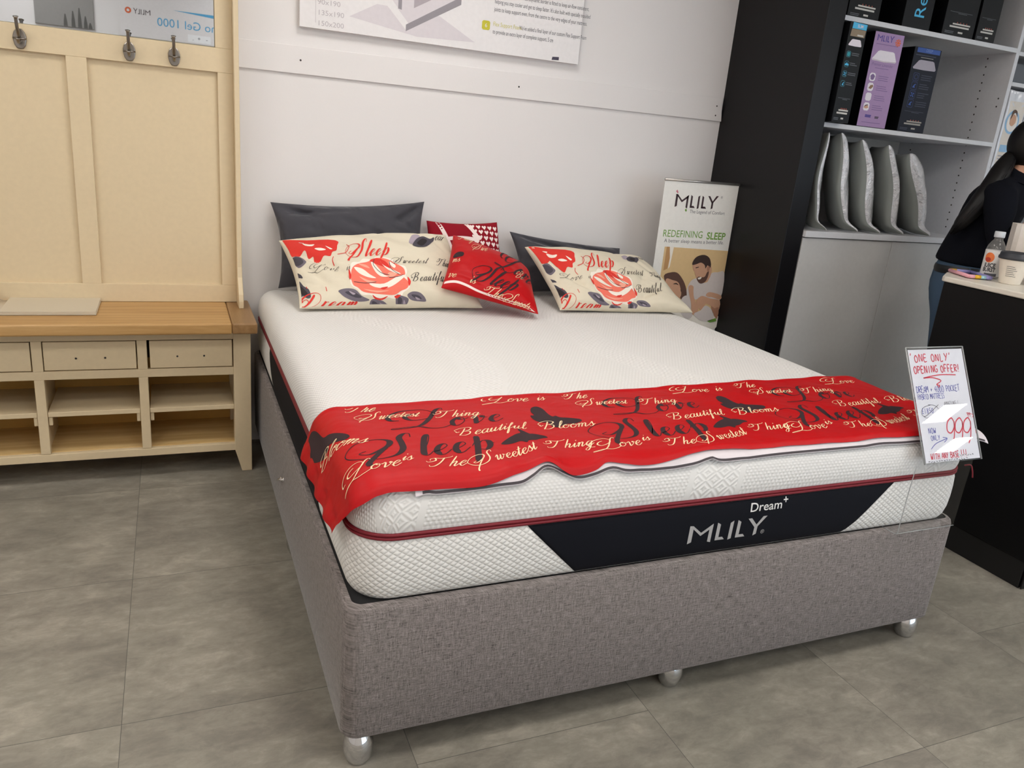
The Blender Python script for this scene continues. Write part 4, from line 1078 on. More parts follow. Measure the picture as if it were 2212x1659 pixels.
# ================================================================ PULL-UP BANNER BESIDE THE BED
def banner():
    x0, x1, Y, zt = 1.806, 2.229, 1.79, 1.266
    t = thing('pull_up_banner', 'printed pull-up banner lettered MLILY Redefining Sleep, between bed head and black panel', 'banner', ((x0+x1)/2, Y, 0))
    b = MB()
    b.box((x0, Y, .05), (x1, Y+.0012, zt-.004), 0)
    k = (x1-x0)/(2.232-1.796)
    def mp(x, z, e=0.0): return np.array((x0+(x-1.796)*k, Y-e, z))
    A = .0004
    # logo
    mlily(b, 1.869, 1.142, .060, mp, 1, A, xs=1.26)
    b.poly([(1.865, 1.214), (1.872, 1.222), (1.880, 1.209), (1.876, 1.204)], mp, 6, A); b.poly([(1.931, 1.130), (1.938, 1.139), (1.944, 1.128), (1.939, 1.122)], mp, 2, A)
    b.text('®', .016, 2.133, 1.194, mp, 3, A)
    b.text('The Legend of Comfort', .0225, 1.961, 1.118, mp, 3, A, xs=.97)
    b.text('REDEFINING', .0475, 1.824, 1.002, mp, 2, A, xs=.89); b.text('SLEEP', .0475, 2.085, .9985, mp, 2, A, xs=.98, bold=.022)
    b.text('A better sleep means a better life.', .0245, 1.838, .976, mp, 3, A, xs=1.06)
    # printed photograph
    P = lambda m, e, pts, s=3: b.poly(pts, mp, m, e*A, s)
    b.poly([(1.846, .955), (2.232, .945), (2.232, .56), (1.846, .56)], mp, 4, A)
    b.poly([(1.796, .955), (1.846, .955), (1.846, .45), (1.796, .45)], mp, 0, A)
    P(5, 2, [(1.858, .955), (1.897, .955), (1.885, .90), (1.880, .85), (1.858, .84)], 0); P(14, 2.4, [(1.876, .955), (1.90, .955), (1.892, .86), (1.884, .85), (1.886, .90)], 0)
    P(14, 2, [(1.846, .70), (1.9, .70), (2.02, .66), (2.12, .60), (2.232, .62), (2.232, .55), (1.846, .55)], 2)
    # man
    P(7, 3, [(2.015, .749), (2.033, .793), (2.071, .806), (2.10, .785), (2.136, .79), (2.150, .832), (2.19, .838), (2.232, .835), (2.232, .70), (2.14, .70), (2.083, .70), (2.03, .70)])
    P(8, 4, [(2.085, .80), (2.13, .79), (2.150, .832), (2.139, .87), (2.10, .85)])
    P(8, 5, [(2.027, .868), (2.03, .885), (2.06, .905), (2.11, .90), (2.138, .86), (2.135, .82), (2.12, .792), (2.095, .782), (2.075, .79), (2.064, .806), (2.050, .826), (2.046, .838), (2.036, .845)])
    P(9, 6, [(2.024, .872), (2.028, .895), (2.048, .914), (2.088, .922), (2.122, .908), (2.138, .878), (2.137, .86), (2.128, .862), (2.118, .872), (2.108, .855), (2.10, .872), (2.075, .884), (2.05, .876)])
    P(10, 6, [(2.064, .806), (2.075, .79), (2.095, .780), (2.120, .790), (2.132, .818), (2.132, .845), (2.122, .838), (2.112, .815), (2.092, .812), (2.075, .815)])
    P(9, 7, [(2.047, .860), (2.066, .864), (2.066, .860), (2.048, .855)], 0); P(14, 7.4, [(2.070, .808), (2.092, .813), (2.088, .803), (2.075, .801)], 2); P(15, 7, [(2.118, .862), (2.130, .868), (2.134, .85), (2.126, .838), (2.119, .848)], 3)
    P(8, 5, [(2.232, .722), (2.16, .738), (2.138, .724), (2.15, .714), (2.18, .712), (2.232, .700)])
    # woman
    P(10, 5, [(1.865, .815), (1.90, .832), (1.94, .832), (1.975, .805), (2.005, .765), (2.020, .72), (2.022, .68), (1.99, .70), (1.95, .74), (1.90, .76)])
    P(8, 6, [(1.88, .80), (1.92, .795), (1.955, .785), (1.975, .755), (1.985, .722), (1.97, .70), (1.93, .70), (1.89, .74)])
    P(9, 7, [(1.925, .775), (1.945, .782), (1.962, .77), (1.945, .775)], 2); P(9, 7, [(1.975, .752), (1.985, .742), (1.980, .738)], 0)
    P(7, 6, [(1.99, .70), (2.022, .72), (2.05, .69), (2.06, .65), (2.075, .62), (2.05, .60), (2.0, .63)])
    P(8, 7, [(2.022, .76), (2.032, .772), (2.052, .765), (2.056, .742), (2.066, .71), (2.088, .68), (2.104, .655), (2.097, .632), (2.075, .622), (2.062, .65), (2.050, .69), (2.034, .725)])
    P(8, 7, [(2.084, .694), (2.10, .712), (2.120, .718), (2.17, .705), (2.232, .694), (2.232, .64), (2.205, .655), (2.18, .668), (2.145, .678), (2.134, .655), (2.118, .648), (2.10, .664)])
    P(15, 8, [(2.232, .66), (2.205, .655), (2.18, .668), (2.20, .63), (2.232, .60)], 2)
    P(7, 8, [(2.08, .625), (2.12, .645), (2.14, .668), (2.17, .662), (2.205, .628), (2.20, .595), (2.14, .59)])
    P(2, 8, [(2.17, .59), (2.225, .605), (2.23, .588), (2.19, .582)], 0)
    b.build('printed_sheet', [plain('e9e6df', .45, name='banner_vinyl'), M_LOGO_DK, plain('6f9a3c', .5), plain('6b676b', .5), plain('d8b887', .5), plain('b88c5c', .5), plain('c6707f', .5), plain('cfc3bd', .5), plain('c99a7c', .5), plain('3b2a24', .5), plain('5d4035', .5), M_BOARD, M_BOARD, M_BOARD, plain('ece3d6', .5), plain('ab7a60', .5)], t)
    MB().tube([(x0-.002, Y, zt-.002), (x1+.002, Y, zt-.002)], .006, 10).build('top_rail', plain('b9b5b0', .35, metal=.8), t)
    MB().box((x0, Y-.035, .012), (x1, Y+.05, .062)).build('base_case', plain('b9b5b0', .35, metal=.8), t, bevel=.012, seg=3)
    MB().tube([((x0+x1)/2, Y+.02, .05), ((x0+x1)/2, Y+.012, zt-.01)], .006, 10).build('pole', M_BLACKLAM, t)
    for x in (x0+.05, x1-.05): MB().box((x-.015, Y-.09, 0), (x+.015, Y+.10, .012)).build('foot', M_BLACKLAM, t, bevel=.003)
banner()

# ================================================================ PRICE TICKET AT THE FOOT OF THE BED
def price_sign():
    t = thing('price_sign', 'handwritten price ticket in a clear acrylic holder clipped at the foot of the mattress', 'price sign', (1.64, -.03, .4285))
    x0, x1 = 1.543, 1.755; A0 = np.array((x0, -.040, .646)); up = np.array((0, .141, .277)); H = float(np.linalg.norm(up)); up /= H
    n = np.array((0, -up[2], up[1])); ux = np.array((1, 0, 0.)); Wd = x1-x0
    mp = planar(A0, ux, up, n)
    b = MB()
    pts = [mp(0, 0), mp(Wd, 0), mp(Wd, H), mp(0, H)]; bk = [p-n*.0008 for p in pts]
    b.add(pts+bk, [(0, 1, 2, 3), (7, 6, 5, 4), (0, 4, 5, 1), (1, 5, 6, 2), (2, 6, 7, 3), (3, 7, 4, 0)], 0)
    R, B, K = 1, 2, 3; e = .0005
    cx = lambda px, py: ((px-(75+(py-70)*.164))/440*Wd, H*(1-(py-(70-(px-75)*.06))/(905)))
    def at(txt, px, py, hpx, mat, w=.12, seed=1, adv=.82, xs=1.0, ang=0.0):
        x, y = cx(px, py); hand(b, txt, x, y, hpx/905*H, mp, mat, e, w, ang, seed, adv, xs)
    at("'ONE ONLY'", 96, 168, 60, R, .13, 2, .86, .98); at('OPENING OFFER!', 128, 258, 58, R, .14, 3, .80, .84)
    def line(pts, mat, w, s=6):
        p = catmull([cx(*q) for q in pts], s); b.ribbon(p, np.full(len(p), w), mp, mat, e)
    line([(460, 264), (330, 266), (200, 294), (270, 290), (340, 312), (305, 345), (330, 352), (318, 368)], R, .0028)
    at('DREAM + 4000 POCKET', 148, 415, 50, B, .085, 5, .72, .74); at('HYBRID MATTRESS', 158, 468, 42, B, .085, 6, .74, .66); at('AMAZING !', 368, 512, 30, K, .07, 7, .84, .78)
    at('£1850', 190, 578, 40, B, .10, 8, .80, .85)
    line([(255, 510), (200, 530), (185, 575), (225, 612), (295, 600), (325, 555), (290, 515), (235, 508)], K, .0012); line([(318, 508), (230, 590), (205, 600)], K, .0014)
    at('NOW', 242, 735, 42, B, .10, 9, .84, .82); at('ONLY', 262, 792, 40, B, .10, 10, .84, .80)
    line([(262, 858), (300, 815), (385, 778)], B, .0018); line([(352, 768), (388, 777), (365, 808)], B, .0018)
    for k, px in enumerate((385, 452, 520)):
        line([(px+55, 640), (px+35, 615), (px+5, 650), (px+5, 715), (px+35, 735), (px+60, 690), (px+58, 640), (px+62, 700), (px+60, 770), (px+45, 820)], R, .0036)
    at('99', 555, 612, 38, R, .10, 12, .8, .7); line([(545, 575), (600, 590), (592, 615)], R, .0014)
    at('WITH ANY BASE !!!', 262, 940, 46, R, .13, 13, .80, .70)
    rnd = random.Random(4)
    for row, (yy, a, z) in enumerate(((930, 470, 605), (957, 240, 560))):
        px = a
        while px < z:
            wv = [(px+i*4, yy-(px-240)*.06+rnd.uniform(-7, 7)) for i in range(4)]; line(wv, K, .0014, 3); px += 20
    lab(b.build('paper_ticket', [plain('e3e3ea', .6, name='ticket_paper'), ink('d5374c', 'red_marker'), ink('3a44a8', 'blue_marker'), ink('45424e', 'black_marker')], t), 'white paper handwritten in red and blue marker, price 999')
    m = glass_mat((.985, .985, .985), .015, .0)
    h = MB()
    for s in (.0018, -.0035):
        c = [mp(-.006, -.004)+n*s, mp(Wd+.005, -.004)+n*s, mp(Wd+.005, H+.006)+n*s, mp(-.006, H+.006)+n*s]; d = [p+n*.0014 for p in c]
        h.add(c+d, [(3, 2, 1, 0), (4, 5, 6, 7), (0, 1, 5, 4), (1, 2, 6, 5), (2, 3, 7, 6), (3, 0, 4, 7)], 0)
    h.build('ticket_pocket', m, t)
    s = MB()
    prof = catmull([(.020, .4300), (-.005, .4300), (-.024, .4308), (-.031, .437), (-.032, .452), (-.033, .55), (-.036, .64)], 4)
    s.grid(lambda u, v: (1.513+u*.222, *np.array([np.interp(v*(len(prof)-1), np.arange(len(prof)), prof[:, 0]), np.interp(v*(len(prof)-1), np.arange(len(prof)), prof[:, 1])])), 2, len(prof)-1)
    s.build('clear_stem', m, t)
    # polished edges of the sheet catch the light
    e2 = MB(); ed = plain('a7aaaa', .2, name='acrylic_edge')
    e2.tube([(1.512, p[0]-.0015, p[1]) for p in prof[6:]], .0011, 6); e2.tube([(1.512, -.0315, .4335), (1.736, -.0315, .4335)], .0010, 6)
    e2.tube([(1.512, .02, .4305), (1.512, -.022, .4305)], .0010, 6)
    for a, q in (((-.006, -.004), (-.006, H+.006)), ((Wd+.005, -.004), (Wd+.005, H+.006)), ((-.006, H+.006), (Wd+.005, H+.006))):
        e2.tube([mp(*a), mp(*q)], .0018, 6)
    lab(e2.build('polished_edge', ed, t), 'bright polished edges of the acrylic')
price_sign()

# ================================================================ SHELVING
M_SHELF = plain('d3d3d6', .45, name='white_melamine', spec=.4); M_SHELFIN2 = plain('b9b5af', .6, name='melamine_inside')
def shelving():
    t = thing('shelving_unit', 'white shelving unit with lower cupboard beside the black panel, holding boxes and bagged pillows', 'shelving unit', (2.9, 1.73, 0))
    XL, XR = 2.338, 3.455
    rp = MB().box((XR, 1.45, 1.10), (XR+.024, 2.025, 2.70))
    for y in (1.483, 1.595, 1.93):
        for z in np.arange(1.14, 2.66, .0375):
            if y < 1.5 and not (1.74 < z < 1.80): continue
            c = np.array((XR-.0006, y, z)); rp.add([c+np.array((0, .0042*math.cos(a), .0042*math.sin(a))) for a in np.linspace(0, 2*math.pi, 9)[:-1]], [tuple(range(8))], 1)
    rp.build('side_panel', [M_SHELF, M_DOT], t, bevel=.001)
    MB().box((XL, 2.012, 1.10), (XR, 2.028, 2.70)).build('back_panel', M_SHELFIN2, t)
    for z in (1.551, 1.984, 2.42): MB().box((XL, 1.45, z), (XR, 2.012, z+.020)).build('shelf', M_SHELF, t, bevel=.001)
    MB().box((XL, 1.405, 1.072), (3.4785, 2.025, 1.100)).build('cupboard_top', M_SHELF, t, bevel=.002)
    MB().box((XL, 1.45, .06), (3.4785, 2.02, 1.072)).build('cupboard_body', M_SHELFIN2, t)
    MB().box((XL+.02, 1.48, 0), (3.47, 2.0, .06)).build('plinth', M_BLACKLAM, t)
    for a, b in ((XL+.002, 2.8965), (2.8995, 3.4775)):
        MB().box((a, 1.42, .062), (b, 1.4495, 1.068)).build('cupboard_door', plain('c4c2bf', .4, name='grey_white_door'), t, bevel=.0015)
shelving()
def shelving_bay():
    t = thing('shelving_unit', 'second white shelving bay behind the person, holding clear packed bedding', 'shelving unit', (4.0, 1.73, 0))
    X0, X1 = 3.480, 4.58
    MB().box((X0, 1.405, 1.072), (X1, 2.025, 1.100)).build('cupboard_top', M_SHELF, t, bevel=.002)
    MB().box((X0, 1.45, .06), (X1, 2.02, 1.072)).build('cupboard_body', M_SHELFIN2, t)
    MB().box((X0+.01, 1.48, 0), (X1-.02, 2.0, .06)).build('plinth', M_BLACKLAM, t)
    for a, b in ((X0+.001, 4.03), (4.033, X1)): MB().box((a, 1.42, .062), (b, 1.4495, 1.068)).build('cupboard_door', plain('c4c2bf', .4, name='grey_white_door'), t, bevel=.0015)
    MB().box((X1-.02, 1.45, 1.10), (X1, 2.025, 2.70)).build('side_panel', M_SHELF, t)
    MB().box((X0, 2.012, 1.10), (X1-.02, 2.028, 2.70)).build('back_panel', M_SHELFIN2, t)
    for z in (1.43, 1.838, 1.975, 2.40): MB().box((X0, 1.45, z), (X1-.02, 2.012, z+.018)).build('shelf', M_SHELF, t, bevel=.001)
shelving_bay()

# boxed pillows
M_BOXSIDE = plain('07080b', .45, spec=.2, name='black_carton_side'); M_BOXBLK = plain('0b0c0f', .4, spec=.25, name='black_carton'); M_BOXLIL = plain('a283ad', .45, name='lilac_carton'); M_BOXNAVY = plain('0a0e1e', .4, spec=.25, name='dark_navy_carton')
I_CYAN = plain('2aa6c8', .5); I_TEAL = plain('1f8f9c', .5); I_SKY = plain('4ab4e0', .5); I_PW = plain('e5dde4', .5); I_GREYTXT = plain('5a5d63', .5); I_PURP = plain('43358a', .5); I_PALETXT = plain('c8c4bd', .5); I_LAV = plain('7a5f8d', .5); I_SKIN = plain('c99b7e', .5); I_BROWN = plain('8a6a4d', .5); I_BLUE = plain('2d4f96', .5); I_DEEP = plain('26386f', .5); I_TAN = plain('8c7a63', .5)
def round_sq(cx, cy, h, k=.6): return [(cx-h, cy-h*k), (cx-h*k, cy-h), (cx+h*k, cy-h), (cx+h, cy-h*k), (cx+h, cy+h*k), (cx+h*k, cy+h), (cx-h*k, cy+h), (cx-h, cy+h*k)]
def carton(label, x, y, z, w, h, d, rot, skin, art, slots, name='pillow_box', group='boxed pillows on the shelves'):
    b = MB(); M = Matrix.Translation((x, y, z)) @ Matrix.Rotation(rot, 4, 'Z')
    b.box((0, 0, 0), (w, d, h), len(slots)+1, M); b.add([tuple(M @ Vector(q)) for q in ((.001, -.0002, .001), (w-.001, -.0002, .001), (w-.001, -.0002, h-.001), (.001, -.0002, h-.001))], [(0, 1, 2, 3)], 0)
    O = np.array(M @ Vector((0, 0, 0))); ux = np.array(M.to_3x3() @ Vector((1, 0, 0))); n = np.array(M.to_3x3() @ Vector((0, -1, 0)))
    mp = planar(O, ux, (0, 0, 1), n)
    art(b, mp, w, h)
    o = b.build(name, [skin]+slots+[M_BOXSIDE], bevel=.0015); tag(o, label, 'box', group)
    return o
def pillow_shape(cx, cy, w, h): return [(cx-w/2, cy-h*.32), (cx-w*.47, cy-h*.46), (cx, cy-h*.5), (cx+w*.47, cy-h*.46), (cx+w/2, cy-h*.32), (cx+w*.37, cy+h*.42), (cx+w*.30, cy+h*.5), (cx-w*.22, cy+h*.5), (cx-w*.3, cy+h*.42)]
def bars(b, mp, m, x, y, w, n, gap, th, e=.0005, seed=0):
    r = random.Random(seed)
    for i in range(n):
        k = w*r.uniform(.6, 1); b.poly([(x, y-i*gap), (x+k, y-i*gap), (x+k, y-i*gap+th), (x, y-i*gap+th)], mp, m, e)
def footer(b, mp, w, h, m1, m2, m3):
    """small lines and icons near the foot of a carton"""
    bars(b, mp, m1, w*.12, h*.245, w*.76, 1, 0, .0018); bars(b, mp, m1, w*.38, h*.232, w*.3, 1, 0, .0022)
    for i in range(4): b.poly(round_sq(w*(.42+i*.1), h*.142, .0028), mp, m3, .0005)
    bars(b, mp, m2, w*.28, h*.118, w*.6, 1, 0, .0062); bars(b, mp, m2, w*.2, h*.088, w*.66, 1, 0, .0072)
    bars(b, mp, m1, w*.08, h*.04, w*.3, 2, .006, .003); bars(b, mp, m2, w*.5, h*.034, w*.16, 1, 0, .007)
def art_slim(b, mp, w, h):
    A = .0005
    b.poly([(w*.14, h*.935), (w*.96, h*.935), (w*.97, h*.99), (w*.16, h*.995)], mp, 3, A); b.text('SLIM', .017, w*.42, h*.95, mp, 4, A*2, xs=1.0, bold=.01)
    b.poly([(w*.10, h*.86), (w*.92, h*.86), (w*.95, h*.932), (w*.13, h*.932)], mp, 7, A); bars(b, mp, 2, w*.5, h*.868, w*.36, 1, 0, .006, A*2)
    b.poly(pillow_shape(w*.47, h*.80, w*.76, h*.068), mp, 4, A*2)
    for i in range(4):
        cy = h*(.685-i*.098); b.poly(round_sq(w*.22, cy, .0125), mp, 5, A); b.poly(round_sq(w*.22, cy, .0105), mp, 0, A*1.5)
        if i == 0: b.poly(round_sq(w*.22, cy, .0085), mp, 6, A*2)
        elif i == 1: b.poly([(w*.12, cy-.006), (w*.33, cy-.006), (w*.33, cy), (w*.26, cy+.002), (w*.22, cy+.007), (w*.18, cy+.002), (w*.12, cy)], mp, 3, A*2)
        elif i == 2:
            for a in (0, 1.57, 3.14, 4.71): b.poly([(w*.22, cy), (w*.22+.009*math.cos(a+.3), cy+.009*math.sin(a+.3)), (w*.22+.009*math.cos(a+1.0), cy+.009*math.sin(a+1.0))], mp, 3, A*2)
        else: b.poly([(w*.17, cy-.007), (w*.28, cy-.007), (w*.24, cy-.001), (w*.29, cy+.006), (w*.24, cy+.006), (w*.19, cy)], mp, 3, A*2)
        bars(b, mp, 1, w*.40, cy+.004, w*.45, 2, .007, .003, seed=i)
    footer(b, mp, w, h, 1, 2, 8)
def art_lilac(b, mp, w, h):
    A = .0005
    mlily(b, w*.10, h*.905, .026, mp, 1, A, xs=1.12)
    c = (w*.82, h*.915)
    for k in range(8):
        a = k*math.pi/4; b.poly([(c[0]+.004*math.cos(a), c[1]+.004*math.sin(a)), (c[0]+.014*math.cos(a+.3), c[1]+.014*math.sin(a+.3)), (c[0]+.017*math.cos(a), c[1]+.017*math.sin(a)), (c[0]+.014*math.cos(a-.3), c[1]+.014*math.sin(a-.3))], mp, 2, A)
    b.poly(round_sq(c[0], c[1], .005), mp, 2, A*2)
    bars(b, mp, 4, w*.1, h*.872, w*.8, 1, 0, .0025)
    b.poly(pillow_shape(w*.47, h*.755, w*.84, h*.115), mp, 3, A); b.poly([(w*.06, h*.718), (w*.47, h*.706), (w*.88, h*.716), (w*.87, h*.704), (w*.47, h*.694), (w*.08, h*.704)], mp, 5, A*2)
    b.text('Premier Lavender', .0175, w*.08, h*.652, mp, 4, A, shear=.25)
    bars(b, mp, 4, w*.22, h*.625, w*.5, 1, 0, .002)
    cols = (6, 7, 3, 8)
    for i in range(4):
        cy = h*(.53-i*.105); cx = w*.20
        b.poly(round_sq(cx, cy, .017), mp, 3, A)
        if i == 0: b.poly([(cx+.0125*math.cos(a)*(1+.15*math.sin(5*a)), cy+.0125*math.sin(a)) for a in np.linspace(0, 6.28, 18)[:-1]], mp, 4, A*2)
        if i == 1: b.poly([(cx-.011, cy-.006), (cx+.004, cy-.009), (cx+.015, cy+.002), (cx+.012, cy+.010), (cx-.002, cy+.007)], mp, 7, A*2)
        if i == 3: b.poly([(cx-.015, cy-.006), (cx, cy-.009), (cx+.013, cy-.004), (cx+.006, cy+.006), (cx-.006, cy+.003)], mp, 8, A*2); b.poly([(cx-.016, cy-.004), (cx-.008, cy+.006), (cx+.004, cy+.009), (cx+.010, cy+.006), (cx-.002, cy+.004)], mp, 9, A*3)
        bars(b, mp, 4, w*.40, cy+.006, w*.42, 3, .0085, .0026, seed=10+i)
    bars(b, mp, 1, w*.22, h*.118, w*.22, 2, .006, .005)
    bars(b, mp, 9, w*.56, h*.112, w*.2, 2, .005, .004, seed=4); bars(b, mp, 4, w*.14, h*.045, w*.7, 1, 0, .0025)
def art_deep(b, mp, w, h):
    A = .0005
    b.poly([(w*.10, h*.94), (w*.95, h*.94), (w*.95, h*.995), (w*.10, h*.995)], mp, 3, A); b.text('DEEP', .018, w*.42, h*.955, mp, 5, A*2)
    bars(b, mp, 1, w*.08, h*.905, w*.8, 1, 0, .004); bars(b, mp, 2, w*.28, h*.882, w*.5, 1, 0, .0025)
    b.poly(pillow_shape(w*.49, h*.80, w*.86, h*.115), mp, 4, A*2)
    for i in range(4):
        cy = h*(.655-i*.105); cx = w*.26
        b.poly(round_sq(cx, cy, .017, .8), mp, 6, A); b.poly(round_sq(cx, cy, .0155, .8), mp, 0, A*1.5)
        if i == 0: b.poly(round_sq(cx, cy, .010), mp, 6, A*2); b.poly(round_sq(cx, cy, .008), mp, 0, A*3)
        elif i == 2:
            for a in (0, 1.57, 3.14, 4.71): b.poly([(cx, cy), (cx+.012*math.cos(a+.3), cy+.012*math.sin(a+.3)), (cx+.012*math.cos(a+1.0), cy+.012*math.sin(a+1.0))], mp, 3, A*2)
        else: b.poly([(cx-.010, cy-.008), (cx+.006, cy-.008), (cx+.002, cy), (cx+.010, cy+.008), (cx+.002, cy+.008), (cx-.006, cy)], mp, 3, A*2)
        bars(b, mp, 1, w*.45, cy+.008, w*.42, 3, .009, .003, seed=20+i)
    footer(b, mp, w, h, 1, 2, 8)
I_DOTRED = plain('9a4a3a', .5)
S_SLIM = [I_GREYTXT, I_PALETXT, I_SKY, I_PW, plain('2b6d7a', .5), I_TEAL, I_TAN, I_DOTRED]
S_LIL = [I_PURP, M_ORANGE, I_PW, I_LAV, plain('c9bcc4', .5), I_PW, I_BROWN, I_SKIN, plain('3a2d3a', .5)]
S_DEEP = [plain('34384a', .5), plain('9a968f', .5), I_BLUE, plain('a29ba6', .5), plain('6f86b8', .5), I_DEEP, I_TAN, I_DOTRED]
carton('narrow black pillow box with sky blue top band, leftmost on the middle shelf', 2.352, 1.402, 1.573, .100, .402, .30, .03, M_BOXBLK, art_slim, S_SLIM)
carton('lilac pillow box lettered MLILY on the middle shelf', 2.549, 1.452, 1.5725, .172, .394, .33, -.01, M_BOXLIL, art_lilac, S_LIL)
carton('dark navy pillow box with blue band, right of the lilac box', 2.800, 1.452, 1.5725, .165, .362, .36, -.02, M_BOXNAVY, art_deep, S_DEEP)
# added black boxes stand in for the shade in the gaps
carton('black filler box added to darken the gap between the lilac box and the slim box', 2.474, 1.60, 1.5725, .066, .36, .30, 0, M_BOXBLK, lambda *a: None, S_SLIM)
carton('black filler box added behind to darken the gap between the lilac box and the navy box', 2.735, 1.60, 1.5725, .060, .33, .30, 0, M_BOXBLK, lambda *a: None, S_SLIM)
def art_foot(b, mp, w, h): footer(b, mp, w, h, 1, 2, 8)
def art_re(b, mp, w, h): b.text('Relax', .085, w*.72, .042, mp, 3, .0005, ang=math.pi/2)
carton('black pillow box on the top shelf, nearest the black panel', 2.392, 1.475, 2.0045, .185, .40, .34, .03, M_BOXBLK, art_foot, S_SLIM)
carton('black pillow box with large blue upright lettering on the top shelf', 2.70, 1.462, 2.0045, .165, .40, .36, -.02, M_BOXBLK, art_re, S_SLIM)
carton('wide black pillow box on the top shelf, right of the blue lettered box', 2.945, 1.458, 2.0045, .197, .40, .36, -.02, M_BOXBLK, art_foot, S_SLIM)
carton('black pillow box at the right end of the top shelf', 3.16, 1.455, 2.0045, .125, .40, .36, -.03, M_BOXBLK, art_foot, S_SLIM)

# bagged pillows standing on the cupboard
def crinkle():
    t = NT('crinkled_clear_plastic')
    v = t.coord('Object', (1, 1, .8))
    n = t.noise(v, 20, 4, .6, dist=1.5); n2 = t.noise(v, 70, 3, .6, dist=1.2)
    h = t.math('ADD', n, t.math('MULTIPLY', n2, .4))
    c = t.mixc(n, lin('cfced3'), lin('fbfafc'))
    t.bsdf(c, .12, normal=t.bump(h, .03, 1.0), spec=1.0, Coat_Weight=1.0)
    return t.m
M_PLASTIC = crinkle()
M_BAGGREY = cloth('grey_nonwoven', '868a86', .9, 600, .25, .1)
def bag(seam, label, tf, tb, seed, yb=1.93):
    (xb, zb), (xt, zt) = seam
    fn0 = pillow_fn((xb, 1.432, zb), (xb+.27, 1.80, zb), (xt+.27, 1.81, zt), (xt, 1.445, zt), tf, tb, .02, seed, .006, (), .33)
    nb = np.array((xt-xb, 0, zt-zb)); nb /= np.linalg.norm(nb)
    def fn(u, v, s=1, e=0.0):
        p = np.array(fn0(u, v, s, e))
        # crumpled seam, belly, and a pointed flap of the bottom front corner
        k = math.exp(-(u/.10)**2)
        p[0] += .012*k*math.sin(7*v+seed)-.02*math.sin(math.pi*v)*(1-k)*.3
        f = math.exp(-(u/.07)**2)*math.exp(-(v/.06)**2)
        p[1] -= .035*f; p[0] += .035*f
        p[2] = max(p[2], 1.1012+.0*f)
        return p
    b = MB(); pillow_mesh(b, fn, 40, 44, 0, 1)
    # seam tape between the two faces
    cs = lambda q: .5-.5*math.cos(math.pi*q)
    o = b.build('bagged_pillow', [M_PLASTIC, M_BAGGREY]); tag(o, label, 'bagged pillow', 'bagged pillows on the cupboard')
bag(((2.400, 1.108), (2.383, 1.530)), 'grey and clear bagged pillow against the black panel, leftmost of the five', .024, .032, 1)
bag(((2.588, 1.11), (2.462, 1.534)), 'grey and clear bagged pillow leaning left, second from the black panel', .050, .036, 2)
bag(((2.740, 1.108), (2.603, 1.515)), 'grey and clear bagged pillow standing in the middle of the five', .057, .056, 3)
bag(((2.902, 1.108), (2.775, 1.505)), 'grey and clear bagged pillow second from the right of the five', .056, .056, 4)
bag(((3.083, 1.108), (2.915, 1.478)), 'grey and clear bagged pillow at the right end, bulging on its open side', .075, .056, 5)

# packed bedding in the second bay
def packed(x, label, seed, tone):
    fn = pillow_fn((x, 1.46, 1.450), (x+.13, 1.455, 1.450), (x+.13, 1.455, 1.825), (x, 1.46, 1.825), .008, .45, .02, seed, .003, (), .3)
    b = MB(); pillow_mesh(b, fn, 30, 40, 0, 0)
    mp = lambda u, v, e=0.0: fn(min(.98, max(.02, u)), min(.98, max(.02, v)), 1, e)
    A = .0008
    b.poly([(.08, .02), (.92, .02), (.92, .86), (.08, .86)], mp, 1, A, 0, .08)
    c = (.42, .60); b.poly([(c[0]+.36*math.cos(a), c[1]+.15*math.sin(a)) for a in np.linspace(0, 6.28, 20)[:-1]], mp, 2 if tone else 6, A*2, 0, .08)
    b.poly([(c[0]+.28*math.cos(a), c[1]+.12*math.sin(a)) for a in np.linspace(0, 6.28, 20)[:-1]], mp, 3, A*3, 0, .08)
    b.poly([(.28, .58), (.42, .55), (.58, .60), (.55, .68), (.40, .70), (.28, .66)], mp, 4, A*4, 2, .06); b.poly([(.26, .62), (.36, .70), (.52, .72), (.60, .66), (.56, .74), (.40, .76), (.28, .72)], mp, 5, A*5, 2, .06)
    b.poly([(.12, .22), (.60, .22), (.60, .31), (.12, .31)], mp, 6 if not tone else 2, A*2, 0, .08)
    for i in range(3): b.poly([(.14, .16-.04*i), (.7-.1*i, .16-.04*i), (.7-.1*i, .175-.04*i), (.14, .175-.04*i)], mp, 7, A*2)
    o = b.build('packed_duvet', [plain('d9dadf', .12, name='clear_bag', spec=.8), plain('d8cfc4', .4), plain('8fb6d6', .4), plain('e6ded6', .4), I_SKIN, plain('5b4334', .5), plain('b54a4a', .5), plain('9a9aa6', .5)])
    tag(o, label, 'packed bedding', 'packed bedding in the second bay')
packed(3.495, 'clear packed bedding with a blue printed insert, beside the shelf upright', 31, True)
packed(3.640, 'clear packed bedding with a red printed insert, behind the person', 32, False)
packed(3.785, 'clear packed bedding third from the shelf upright, behind the person', 33, True)
tag(MB().box((3.50, 1.47, 1.8565), (3.72, 1.80, 1.945)).build('storage_box', plain('5e6166', .6), bevel=.006), 'dark grey box on the shelf above the packed bedding', 'box')

